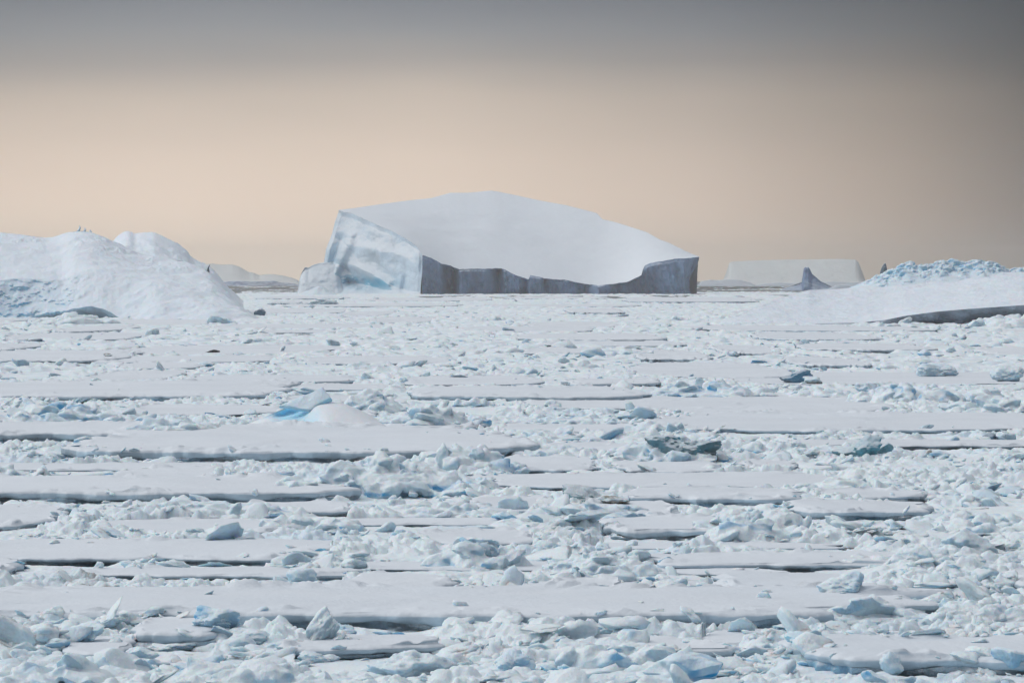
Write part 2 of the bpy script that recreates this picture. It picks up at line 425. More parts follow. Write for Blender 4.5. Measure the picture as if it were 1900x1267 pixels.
rows = [118.0]
while rows[-1] < 420: rows.append(rows[-1] * 1.00095)
while rows[-1] < 3600: rows.append(rows[-1] * 1.0018)
while rows[-1] < 14000: rows.append(rows[-1] * 1.007)
rows = np.array(rows); NCM, NX = 760, 64          # middle columns, and wider ones on both sides
side = (np.arange(1, NX + 1) / NX) ** 1.4
NC = NCM + 2 * NX
cols = np.concatenate([np.full(NX, -.185), np.linspace(-.185, .185, NCM), np.full(NX, .185)])
wide = np.concatenate([-side[::-1], np.zeros(NCM), side])
Y = np.repeat(rows, NC); X = Y * np.tile(cols, len(rows)) + np.tile(wide, len(rows)) * (48 + .03 * Y)
Zs = np.empty(len(X))
for i in range(0, len(X), 200000):
    s = slice(i, i + 200000); Zs[s] = sheet_z(X[s], Y[s])
for i in range(0, len(X), 200000):
    s = slice(i, i + 200000); e = front_dist(X[s], Y[s])
    k = sstep(1.0, 9.0, e) * .8 + .2; k = np.maximum(k, sstep(-.1, .25, noise2(X[s] / (6 + Y[s] / 90), Y[s] / 14, 66)))
    Zs[s] = np.where(Zs[s] > .1, .1 + (Zs[s] - .1) * k, Zs[s])
# carve: below floes the sheet sinks out of sight, in front of their edges it leaves gaps of dark water
for f in FLOES:
    r0, r1 = np.searchsorted(rows, [f['cy'] - f['b'] * 1.6 - 2, f['cy'] + f['b'] * 1.4 + 2])
    s = np.arange(r0 * NC, r1 * NC)
    s = s[np.abs(X[s] - f['cx']) < f['a'] * 1.4 + 2]
    if len(s) == 0: continue
    rho = floe_rho(f, X[s], Y[s])
    edge = (rho - 1) * min(f['b'], f['a'])                      # about metres outside the outline
    Zs[s] = np.where(rho < 1, np.minimum(Zs[s], f['T'] * .5 - .4 * sstep(1, .9, rho) - .3), Zs[s])
    gapw = .7 * (1 + f['cy'] / 500)
    gap = sstep(gapw, gapw * .3, edge) * (rho >= 1) * sstep(.2, .5, fbm2(X[s] / (2.8 + f['cy'] / 170), Y[s] / 14, 2, f['seed'] + 40))
    gap = gap * (1 - .75 * sstep(600, 1300, f['cy']) * (noise2(X[s] / 9, Y[s] / 60, 44) < .25))
    Zs[s] = Zs[s] * (1 - gap) - .35 * gap
attrs = {'blue': .5 * sstep(.15, .7, fbm2(X / 11, Y / 14, 2, 71)), 'stain': stain_at(X, Y)}
brash = mesh_obj('brash_ice', np.stack([X, Y, Zs], -1), grid_faces(len(rows), NC), M_BRASH, None, attrs)
tag(brash, 'lumpy white brash ice filling the water between all the floes', 'brash ice', kind='stuff')
def sheet_lookup(x, y):
    r = np.clip(np.searchsorted(rows, y), 0, len(rows) - 1); c = np.clip(np.round((x / y + .185) / .37 * (NCM - 1)).astype(int), 0, NCM - 1) + NX
    return Zs[r * NC + c]

# ------------------------------------------------------------------ chunks
def ico(sub):
    bm = bmesh.new(); bmesh.ops.create_icosphere(bm, subdivisions=sub, radius=1)
    V = np.array([v.co[:] for v in bm.verts]); Fc = np.array([[v.index for v in f.verts] for f in bm.faces]); bm.free()
    return V, Fc
ICO = {k: ico(k) for k in (1, 2, 3, 4, 5)}
def chunk_shape(sub, seed, planes=9, rough=.10, soft=14):
    r_ = np.random.default_rng(seed)
    d, Fc = ICO[sub]
    n = r_.normal(size=(planes, 3)); n /= np.linalg.norm(n, axis=1)[:, None]
    off = r_.uniform(.45, .95, planes)
    q = np.maximum(0, d @ n.T) / off
    R = 1 / np.maximum((q ** soft).sum(1) ** (1 / soft), .8)
    p = d * R[:, None]
    for f_, a in ((1.3, rough * 2.2), (2.7, rough * 1.5), (5.5, rough * .9), (11, rough * .5), (21, rough * .28)):
        if (sub < 3 and f_ > 4) or (sub < 4 and f_ > 12): continue
        v = noise3(p[:, 0] * f_ + seed % 991, p[:, 1] * f_, p[:, 2] * f_, seed % 97)
        p = p + d * (a * v)[:, None]
    return p, Fc
def rotm(rx, ry, rz):
    cx, sx, cy, sy, cz, sz = np.cos(rx), np.sin(rx), np.cos(ry), np.sin(ry), np.cos(rz), np.sin(rz)
    return np.array([[cz * cy, cz * sy * sx - sz * cx, cz * sy * cx + sz * sx],
                     [sz * cy, sz * sy * sx + cz * cx, sz * sy * cx - cz * sx], [-sy, cy * sx, cy * cx]])

# loose rubble: thousands of small lumps, nobody could count them
NSC = 47000
py = 548 + 760 * rng.random(NSC) ** 1.25
px = rng.uniform(-440, 2340, NSC)
D = dist(py) * (1 + rng.normal(0, .01, NSC)); X = wx(px, D)
dens = fbm2(X / 12, D / 16, 3, 31) + .35 * fbm2(X / 4, D / 5, 2, 32)
rho, top = in_floe(X, D)
fd = front_dist(X, D)
keep = (rng.random(NSC) < np.where(rho < .99, .008 + .5 * sstep(.78, 1.0, rho) * sstep(.0, .5, dens + .2), .05 + .95 * sstep(-.1, .5, dens))) & (D < 2900)
keep &= (rng.random(NSC) < .12 + .88 * np.maximum(sstep(1.0, 8, fd), sstep(-.1, .25, noise2(X / (6 + D / 90), D / 14, 66)))) | (rho < .93)
keep &= rng.random(NSC) < 1 - .55 * sstep(500, 1500, D)
keep &= lead(X, D) < .25
# keep them off the near bergs
keep &= ~((px < 480) & (py < 592)) & ~((px > 1340) & (py < 604))
X, D, rho, top = X[keep], D[keep], rho[keep], top[keep]
size = (.13 + .25 * rng.random(len(X)) ** 2.5 + .75 * rng.random(len(X)) ** 11) * np.maximum(1, (D / 260) ** .55)
size = np.where(rho < .99, size * .75, size)
libs = [[chunk_shape(1, 100 + i, 7, .12) for i in range(16)], [chunk_shape(2, 200 + i, 9, .12) for i in range(24)], [chunk_shape(3, 300 + i, 10, .11) for i in range(16)]]
VV, FF, BB, n0 = [], [], [], 0
pxs = size / D * F / 1.86     # radius in picture pixels
zb = np.where(rho < 1.0, top - .03, np.maximum(sheet_lookup(X, D), .02))
for i in range(len(X)):
    lib = libs[0] if pxs[i] < 1.6 else libs[1] if pxs[i] < 4.5 else libs[2]
    p, fc = lib[rng.integers(len(lib))]
    s = size[i] * np.array([rng.uniform(.9, 1.7), rng.uniform(.9, 1.5), rng.uniform(.32, .66)])
    tl = .35
    if rng.random() < .2: s = s * np.array([1.35, 1.15, .36]); tl = .28         # broken plates among the lumps
    q = (p * s) @ rotm(rng.normal(0, tl), rng.normal(0, tl), rng.uniform(0, 6.28)).T
    VV.append(q + np.array([X[i], D[i], zb[i] + s[2] * .02])); FF.append(fc + n0); n0 += len(p)
    BB.append(np.full(len(p), rng.random() ** 6 * .8))
VV = np.concatenate(VV)
o = mesh_obj('ice_rubble', VV, np.concatenate(FF), M_BRASH, None, {'blue': np.concatenate(BB), 'stain': stain_at(VV[:, 0], VV[:, 1]) * .9})
tag(o, 'loose small lumps of snowy ice scattered between the floes', 'ice rubble', kind='stuff')
print('rubble lumps', len(X), 'verts', n0)

# ------------------------------------------------------------------ single blocks
def block(px, pyb, w, h, label=None, seed=None, blue=.2, stain=0, depth=.9, lean=0., mat=None, planes=10, tiltz=None, desc=None, lift=0., soft=14, top_stain=0, name='ice_block', cat='ice block', group='ice blocks in the pack', rough=.09):
    """block whose outline in the photo is w x h pixels with its foot at (px, pyb)"""
    seed = seed or int(rng.integers(1, 99999))
    r_ = np.random.default_rng(seed)
    D = dist(pyb); m = D / F
    sub = 5 if max(w, h) > 60 else 4 if max(w, h) > 30 else 3 if max(w, h) > 12 else 2
    p, fc = chunk_shape(sub, seed, planes, rough, soft)
    p = p @ rotm(r_.normal(0, .15), r_.normal(0, .15), r_.uniform(0, 6.28)).T
    p = (p - p.min(0)) / (p.max(0) - p.min(0)) * 2 - 1
    hh = h * m * 1.22                                  # a fifth of it is under the snow
    p[:, 0] *= w * m / 2; p[:, 1] *= w * m / 2 * depth; p[:, 2] = (p[:, 2] + 1) / 2 * hh - .22 * h * m
    p[:, 0] += lean * p[:, 2]
    x0 = wx(px, D)
    if lift == 0:
        rho_, top_ = in_floe(np.array([x0]), np.array([D]))
        lift = float(top_[0]) if rho_[0] < 1 else 0
    z = p[:, 2] / max(hh, 1e-3)
    bl = blue * np.clip(.6 + .9 * noise3(p[:, 0] / (w * m) * 3, p[:, 1] / (w * m) * 3, z * 3, seed % 77), 0, 1)
    st = stain * sstep(.5, .05, z) + top_stain * sstep(.35, .75, z)
    Y0 = D + w * m / 2 * depth * .6
    o = mesh_obj(name, p, fc, mat or M_BLOCK, None, {'blue': bl, 'stain': st})
    o.location = (x0 * Y0 / D, Y0, lift)
    if label: tag(o, label, cat, group)
    else: auto_label(o, px, pyb, desc, cat, group)
    return o

B = block
B(1592, 861, 92, 54, 'big dark teal boulder with a snowy cap in the right middle distance', 11, .75, .25, mat=M_TEAL)
B(1640, 856, 40, 36, 'small teal-grey block leaning on the right of the dark teal boulder', 12, .6, mat=M_TEAL)
B(1378, 1006, 92, 60, 'tall pale split block with a dark foot in front of the right-hand heap', 13, .35, .35, rough=.12)
B(1335, 1002, 40, 24, 'yellow-green tinged block beside the tall pale split block', 14, .1, .6)
B(1105, 942, 105, 42, 'tilted grey-green slab above the brown streak', 15, .35, .45, lean=-.5, mat=M_TEAL)
B(1138, 948, 62, 13, 'dirty brown lump under the tilted slab', 16, 0, 1.0, lean=0, top_stain=.9)
B(1480, 714, 66, 24, 'dark wedge-shaped block with a peak, above the long rubble ridge', 17, .45, .1, mat=M_DARK)
B(1508, 716, 36, 14, 'dirty brownish lump right of the dark wedge block', 18, .1, .7)
B(1480, 736, 26, 15, 'small dark square block standing on the wide floe', 19, .3, mat=M_DARK)
B(1722, 855, 16, 22, 'small upright stub with an orange-brown tip', 20, 0, .3, top_stain=1.0)
B(1752, 856, 58, 20, 'smooth pale teal block right of the orange-brown tipped stub', 21, .6)
B(1838, 824, 28, 22, 'dark rounded boulder at the right near the grey floe', 22, .3, mat=M_DARK)
B(1866, 824, 40, 22, 'grey crumbly block right of the dark rounded boulder', 23, .3)
B(765, 1276, 172, 66, 'big rounded snowy boulder at the bottom edge', 24, .3, .15, rough=.13)
B(592, 1212, 62, 62, 'pointed snow spire curving up from the foreground rubble', 25, .25, lean=.35, depth=.8)
B(630, 1192, 66, 34, 'pale blue rounded block right of the pointed spire', 26, .8)
B(400, 1202, 92, 42, 'blue-sided block with a snowy top in front of the long floe', 27, .8)
B(450, 1208, 100, 40, 'grey hollowed block right of the blue-sided block', 28, .2)
B(158, 1210, 78, 34, 'smooth rounded snow block in the left foreground', 29, .15)
B(70, 1262, 130, 56, 'broad angular snow block at the lower left', 30, .25)
B(112, 1246, 62, 26, 'grey boulder with a dark hollow left of the stained lump', 31, .2, .3)
B(212, 1236, 24, 18, 'small yellow-brown stained lump in the left foreground', 32, 0, .9, top_stain=.8)
B(12, 1216, 66, 26, 'olive-brown stained block at the left border', 33, 0, .9)
B(258, 1236, 76, 34, 'snowy block with a flat top beside the stained lump', 34, .25)
B(350, 1262, 110, 44, 'large tilted block in the lower left foreground', 35, .35, lean=.3)
B(595, 1232, 74, 18, 'flat grey boulder in front of the pointed spire', 36, .15, mat=M_BLOCK)
B(425, 1250, 110, 20, 'long flat grey slab at the lower left', 37, .15)
B(800, 802, 66, 26, 'round white snow block on the front of the broad floe', 38, .05, soft=5, rough=.04)
B(807, 766, 54, 26, 'pale rounded block behind the round white block', 39, .35)
B(38, 685, 34, 20, 'small crumbling grey block at the left edge', 40, .4)
B(200, 669, 18, 6, 'small dark brown lump on the snow left of the seal', 41, 0, 1, top_stain=1)
B(915, 693, 18, 18, 'small upright pale block in the middle distance', 42, .3)
B(1025, 762, 36, 14, 'small grey block with a dark foot behind the navy-footed ridge', 43, .2)
B(600, 568, 60, 13, 'grey wedge block on the ice in front of the big iceberg left end', 44, .3)
B(1262, 1040, 58, 30, 'grey wedge block sticking up on the right-hand floe', 45, .3, lean=.4)
B(1345, 1038, 46, 16, 'low grey block beside the grey wedge block', 46, .25)
B(1640, 1092, 60, 24, 'smooth olive-shaded block right of the long floe', 47, .2, .5)
B(1676, 1098, 48, 26, 'teal-shaded angular block beside the olive one', 48, .6)
B(1708, 1108, 50, 22, 'rounded blue-grey block at the end of the long floe', 49, .35)
B(1560, 1136, 90, 38, 'blue-grey block lying on the far right end of the long floe', 50, .4)
B(1880, 1172, 50, 20, 'pale angular block at the right border', 51, .15)
B(1868, 1054, 60, 26, 'pale block on the brown foot at the right border', 52, .15, .3)
B(1800, 1040, 130, 60, 'large overhanging grey block at the right edge', 53, .25, .4)
B(945, 1266, 100, 60, 'pale block with vertical blue cuts at the bottom edge', 54, .5)
B(1655, 1264, 46, 40, 'slender snow pinnacle on the corner heap', 55, .2, depth=.8, lift=.3, planes=5)
B(1450, 1264, 40, 20, 'little white snow pyramid at the bottom edge', 56, .05, planes=6)
B(886, 1058, 84, 52, 'turquoise-shaded snowy mound in the centre foreground', 57, .75, rough=.13)
B(560, 1086, 60, 30, 'pale upright block in front of the lumpy grey floe', 58, .3)
B(1010, 1182, 74, 34, 'grey cracked block in the notch of the long floe', 59, .25, lift=.02)
B(836, 1182, 120, 22, 'low bluish block below the long floe edge', 60, .35)
B(1160, 858, 60, 30, 'grey-teal block at the left end of the teal heap', 61, .6, .15, mat=M_TEAL)
B(1240, 864, 90, 44, 'teal boulder with a blue pocket in the teal heap', 62, .85, .2, mat=M_TEAL)
B(1300, 864, 80, 36, 'grey-green boulder at the right end of the teal heap', 63, .6, .3, mat=M_TEAL)
B(885, 1202, 100, 26, 'brown-footed grey lump in the foreground channel', 64, .1, .5)
B(640, 600, 20, 7, 'small white block on the ice beyond the seal floe', 65, .2)
B(482, 588, 22, 16, 'dark jagged blocks at the tip of the smooth snowy berg', 66, .2, mat=M_DARK)
B(66, 638, 26, 10, 'dark hollow block below the smooth snowy berg', 67, .2, mat=M_DARK)
B(1675, 606, 26, 18, 'pale leaning block before the dark overhung cliff', 68, .2, lean=.4)
B(1730, 642, 36, 16, 'grey peaked block in front of the sloping berg', 69, .35)
B(1615, 740, 60, 30, 'lilac-grey rounded block left of the paler heaps', 70, .35)
B(1660, 750, 90, 32, 'blue-grey broken block among the lilac-grey heaps', 71, .55)
B(1738, 746, 32, 30, 'upright teal-grey block right of the broken block', 72, .5)
B(1826, 748, 92, 28, 'wide lilac-grey block at the right', 73, .25)
B(1870, 712, 70, 30, 'squarish lilac-grey block near the right border', 74, .2)
B(1740, 702, 80, 24, 'pale crumbly block behind the upright teal-grey one', 75, .35)

for a in ((640, 914, 62, 22, 'vivid blue ice showing at the foot of the blue-specked heap', 80), (606, 884, 30, 14, 'small bright blue pocket in the left of the blue-specked heap', 81),
          (1222, 838, 34, 16, 'bright turquoise pocket in the teal rubble heap', 82), (120, 772, 44, 14, 'bright blue ice in the hollow of the blue-creviced heap', 83),
          (222, 790, 22, 9, 'small blue lump right of the blue-creviced heap', 84), (1516, 690, 40, 9, 'pale turquoise block far behind the dark wedge block', 85),
          (935, 974, 50, 18, 'pale turquoise block between two white floes', 86), (1050, 1252, 40, 20, 'turquoise ice in the foreground heap at the bottom centre', 87),
          (1500, 1236, 90, 22, 'soft blue ice showing in the bank under the corner floe', 88), (1126, 786, 60, 11, 'navy blue ice at the foot of the low ridge', 89),
          (1860, 925, 40, 10, 'small turquoise ice in the bank at the right border', 90)):
    B(*a, blue=.8, mat=M_CREST if 'pale' in a[4] or 'soft' in a[4] or a[5] == 87 else M_POCKET)

def used(px, py):
    return any(abs(px - a) < 36 and abs(py - b) < 16 for a, b in USED)
USED = [(560, 790)]
adj = ['small rounded', 'small angular', 'flat grey', 'pale blue', 'snow-capped', 'low broken', 'upright', 'leaning']
rng = np.random.default_rng(41)
cnt = t_ = 0
while cnt < 115 and t_ < 5000:
    t_ += 1
    py = 600 + 650 * rng.random() ** 1.1; px = rng.uniform(5, 1895)
    if py < 612 and (px < 500 or px > 1340): continue
    D = dist(py); x = wx(px, D)
    r_, _t = in_floe(np.array([x]), np.array([D]))
    if r_[0] < 1.02: continue
    if used(px, py): continue
    k = (py - HZ) / 400
    i = int(rng.integers(8))
    w = rng.uniform(16, 48) * (.35 + .75 * k); h = w * rng.uniform(.26, .42); bl, lean, pl = rng.uniform(.0, .4), 0., 10
    if i == 2: h *= .55; bl = .1
    if i == 3: bl = .6
    if i == 5: h *= .7; w *= 1.3
    if i == 6: h = w * .5; w *= .85
    if i == 7: lean = rng.choice([-.6, .6])
    if i == 1: pl = 6
    block(px, py, w, h, desc=adj[i] + ' ice block', blue=bl, lean=lean, planes=pl)
    USED.append((px, py)); cnt += 1

# ------------------------------------------------------------------ hummocks: heaps of frozen-together rubble
def fuse(V, T, vox, smooth=2):
    """weld overlapping lumps into one continuous skin"""
    me = bpy.data.meshes.new('tmp'); me.from_pydata(V.tolist(), [], T.tolist())
    o = bpy.data.objects.new('tmp', me); COL.objects.link(o)
    m = o.modifiers.new('r', 'REMESH'); m.mode = 'VOXEL'; m.voxel_size = vox
    if smooth: q = o.modifiers.new('s', 'SMOOTH'); q.factor = .5; q.iterations = smooth
    dg = bpy.context.evaluated_depsgraph_get(); e = o.evaluated_get(dg); r = e.to_mesh()
    n = len(r.vertices); co = np.empty(n * 3, np.float32); r.vertices.foreach_get('co', co)
    no = np.empty(n * 3, np.float32); r.vertices.foreach_get('normal', no)
    L_ = np.empty(len(r.loops), np.int32); r.loops.foreach_get('vertex_index', L_)
    e.to_mesh_clear(); bpy.data.objects.remove(o); bpy.data.meshes.remove(me)
    return co.reshape(-1, 3).astype(float), no.reshape(-1, 3).astype(float), L_.reshape(-1, 4)
HL = [chunk_shape(2, 700 + i, 7, .11, 16) for i in range(30)]
def hummock(px0, px1, pyt, pyb, label=None, blue=.3, depth=None, cell=1.3, peak=.5, mat=None, seed=None, stain=0, rough=1.0, desc=None):
    seed = seed or int(rng.integers(1, 9999)); r_ = np.random.default_rng(seed)
    D = dist(pyb); m = D / F; w = (px1 - px0) * m
    d = depth or max(w * .45, 2.0)
    h = wz(pyt, D + d * .5); a, b = w / 2, d / 2
    c = cell * (1 + D / 900)
    n = int(np.clip(a * b * 3.14 / (c * c) * 3.2, 14, 190))
    rr = np.sqrt(r_.random(n)) * .97; an = r_.random(n) * 6.2832
    u, v = rr * np.cos(an), rr * np.sin(an)
    lumpy = .75 + .45 * fbm2(u * a / (w * .2) + seed, v * b / (w * .2), 2, seed)
    prof = lambda u, r: (1 - np.clip(r, 0, 1) ** 2.2) * (1 - .35 * np.abs(u - (peak - .5) * 1.6))
    zc = .76 * h * prof(u, rr) * np.clip(lumpy, .35, 1.2)
    VV, TT, n0 = [], [], 0
    dd, fc = ICO[3]
    V = dd * np.array([a * .82, b * .8, h * .72]); V = V * (1 + .22 * fbm2(dd[:, 0] * 1.6 + seed, dd[:, 1] * 1.6 + dd[:, 2], 3, seed + 1))[:, None]; V[:, 2] -= .12 * h
    VV.append(V); TT.append(fc); n0 = len(V)
    for i in range(n):
        p, f_ = HL[r_.integers(len(HL))]
        s = min(c * (.20 + .50 * r_.random() ** 1.8), h * .62)
        q = (p * s * np.array([r_.uniform(.9, 1.6), r_.uniform(.9, 1.4), r_.uniform(.5, .9)])) @ rotm(r_.normal(0, .4), r_.normal(0, .4), r_.uniform(0, 6.28)).T
        VV.append(q + np.array([u[i] * a, v[i] * b, zc[i]])); TT.append(f_ + n0); n0 += len(p)
    V = np.concatenate(VV)
    V[:, 2] = np.maximum(V[:, 2], -.6)
    vox = float(max(np.clip(D * .00042, .06, .5), w / 380))
    V, no, Q = fuse(V, np.concatenate(TT), vox, 2)
    x, y, z = V.T
    V = V + no * (.055 * c * fbm3(x / c * 2.6, y / c * 2.6, z / c * 2.6, 2, seed + 7) + .35 * vox * fbm3(x / vox / 3.5, y / vox / 3.5, z / vox / 3.5, 2, seed + 8))[:, None]
    top = max(V[:, 2].max(), .05); V[:, 2] *= np.where(V[:, 2] > 0, h / top, 1)
    x, y, z = V.T
    Y0 = D + d * .42; X0 = wx((px0 + px1) / 2, D) * Y0 / D
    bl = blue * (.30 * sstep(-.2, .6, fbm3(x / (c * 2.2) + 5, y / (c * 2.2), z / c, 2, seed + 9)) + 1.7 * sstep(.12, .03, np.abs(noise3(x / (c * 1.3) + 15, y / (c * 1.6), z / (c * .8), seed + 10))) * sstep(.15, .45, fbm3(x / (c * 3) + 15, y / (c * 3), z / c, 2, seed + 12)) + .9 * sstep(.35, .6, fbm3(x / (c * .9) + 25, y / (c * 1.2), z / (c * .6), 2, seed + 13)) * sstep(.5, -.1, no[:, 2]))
    o = mesh_obj('ice_hummock', V + np.array([X0, Y0, 0]), Q, mat or M_BLOCK, None,
                 {'blue': np.clip(bl, 0, 1), 'stain': stain * sstep(-.2, .4, fbm2(x / 1.5, y / 1.5, 2, seed + 4)) * np.clip(1.1 - z / h, 0, 1)}, (X0, Y0, 0))
    if label: tag(o, label, 'ice hummock', 'rubble heaps in the pack')
    else: auto_label(o, (px0 + px1) / 2, pyb, desc, 'ice hummock', 'rubble heaps in the pack')
    return o
U = hummock
U(485, 935, 832, 928, 'large blue-specked heap of snowy blocks in front of the broad floe', 1.0, peak=.35, cell=1.1, seed=501, depth=14)
U(745, 985, 818, 884, 'grey-blue sloping ridge of rubble running down to the right of the broad floe', .45, depth=7, peak=.3, seed=502)
U(905, 1190, 822, 852, 'long teal-grey rubble ridge behind the small hemmed-in floe', .6, depth=10, seed=503)
U(1130, 1360, 806, 866, 'teal rubble heap with dark pockets in the centre right', .85, depth=11, seed=504, stain=.2)
U(1430, 1690, 822, 852, 'pale rubble bank around the dark teal boulder', .6, depth=12, seed=505)
U(-40, 232, 742, 792, 'blue-creviced snowy heap at the left', 1.0, depth=16, seed=506)
U(190, 440, 766, 822, 'low snowy heap with blue flecks left of the leaning slab', .7, depth=16, seed=507)
U(635, 745, 720, 770, 'pale rubble heap right behind the leaning snow slab', .4, depth=12, seed=508)
U(690, 905, 742, 802, 'curved bank of crumbling grey rubble behind the broad floe', .5, depth=12, seed=509)
U(880, 1262, 764, 791, 'low navy-footed rubble ridge on the white floe', .9, depth=16, seed=510)
U(1180, 1450, 702, 742, 'pale rubble ridge with dark blue hollows', .8, depth=16, seed=511)
U(1440, 1600, 716, 742, 'low crumbling ridge right of the pale one with dark blue hollows', .4, depth=14, seed=512)
U(1570, 1780, 706, 754, 'lilac-grey heap of broken blocks', .55, depth=16, seed=513)
U(1750, 1960, 722, 772, 'lilac snow bank at the right border', .35, depth=18, seed=514)
U(1270, 1520, 940, 1012, 'high snowy heap behind the tall pale split block', .5, depth=11, seed=515)
U(1000, 1240, 925, 975, 'snowy bank around the brown streak', .3, depth=10, seed=516, stain=.3)
U(1655, 1960, 945, 1000, 'wide snowy bank at the right border', .4, depth=14, seed=517)
U(1440, 1700, 880, 920, 'dark-footed rubble ridge beside the long smooth floe', .3, depth=8, seed=518)
U(1480, 1760, 1098, 1172, 'heap of blue-white blocks on the right end of the long floe', .6, depth=7, seed=519)
U(-60, 255, 1142, 1196, 'rubble bank with grey hollows in front of the long floe', .3, depth=6, seed=520)
U(340, 505, 1158, 1214, 'snowy heap around the blue-sided block', .6, depth=5, seed=521)
U(520, 700, 1164, 1216, 'heap of pale blocks around the pointed spire', .6, depth=5, seed=522)
U(690, 1010, 1182, 1212, 'bumpy white rubble bank under the middle of the long floe', .35, depth=5, seed=523, cell=.9)
U(960, 1290, 1176, 1246, 'broad heap of turquoise-flecked blocks at the bottom centre', .6, depth=7, seed=524, cell=1.1)
U(960, 1480, 1210, 1330, 'blue-shaded snow bank along the bottom edge', .8, depth=7, seed=525, cell=1.5)
U(1440, 2000, 1240, 1320, 'blue-white snow bank under the corner floe', .7, depth=6, seed=526, cell=1.4)
U(-60, 330, 1196, 1300, 'pile of smooth snow blocks in the lower left corner', .35, depth=8, seed=527, cell=1.5)
U(280, 700, 1214, 1310, 'pile of tilted snow blocks at the bottom left of centre', .4, depth=7, seed=528, cell=1.4)
U(120, 300, 1070, 1102, 'crumbly brown-tinged rubble on the algae patch', .1, depth=5, seed=529, stain=1.4, cell=.6)
U(980, 1240, 1020, 1078, 'fine grey rubble bank left of the grey wedge block', .25, depth=8, seed=530, cell=.8)
U(820, 950, 996, 1064, 'turquoise snow heap behind the shaded mound', .7, depth=6, seed=531)
U(1560, 1900, 1012, 1066, 'grey rubble bank behind the overhanging block', .25, depth=9, seed=532)
U(200, 560, 926, 968, 'low pale rubble bank in front of the wide floe', .4, depth=9, seed=533)
U(620, 1000, 926, 966, 'white rubble bank below the blue-specked heap', .35, depth=9, seed=534)
U(1700, 1960, 1110, 1180, 'fine grey slush bank at the right border', .15, depth=8, seed=535, cell=.7, stain=.3)
U(1780, 1960, 580, 610, 'crumbled pile against the dark overhung cliff', .35, depth=30, seed=537, cell=2.5)
U(1560, 1790, 596, 612, 'broken white rubble along the sloping berg foot', .3, depth=30, seed=538, cell=2)
U(60, 210, 578, 604, 'small broken bank below the shaded hollow of the smooth berg', .3, depth=40, seed=539, cell=2)
cnt = 0
while cnt < 34:
    py = 572 + 420 * rng.random() ** 1.4; px = rng.uniform(0, 1900)
    if py < 615 and (px < 500 or px > 1330): continue
    D = dist(py)
    r_, _t = in_floe(np.array([wx(px, D)]), np.array([D]))
    if r_[0] < .95: continue
    w = rng.uniform(60, 150) * (.7 + (py - HZ) / 700); hp = rng.uniform(9, 16) * (.5 + (py - HZ) / 240)
    b_ = rng.uniform(.1, .8)
    hummock(px - w / 2, px + w / 2, py - hp, py, blue=b_, cell=1.4, desc=('blue-flecked' if b_ > .5 else 'white' if b_ < .25 else 'pale grey') + (' broad' if w > 110 else ' small') + ' rubble heap')
    cnt += 1

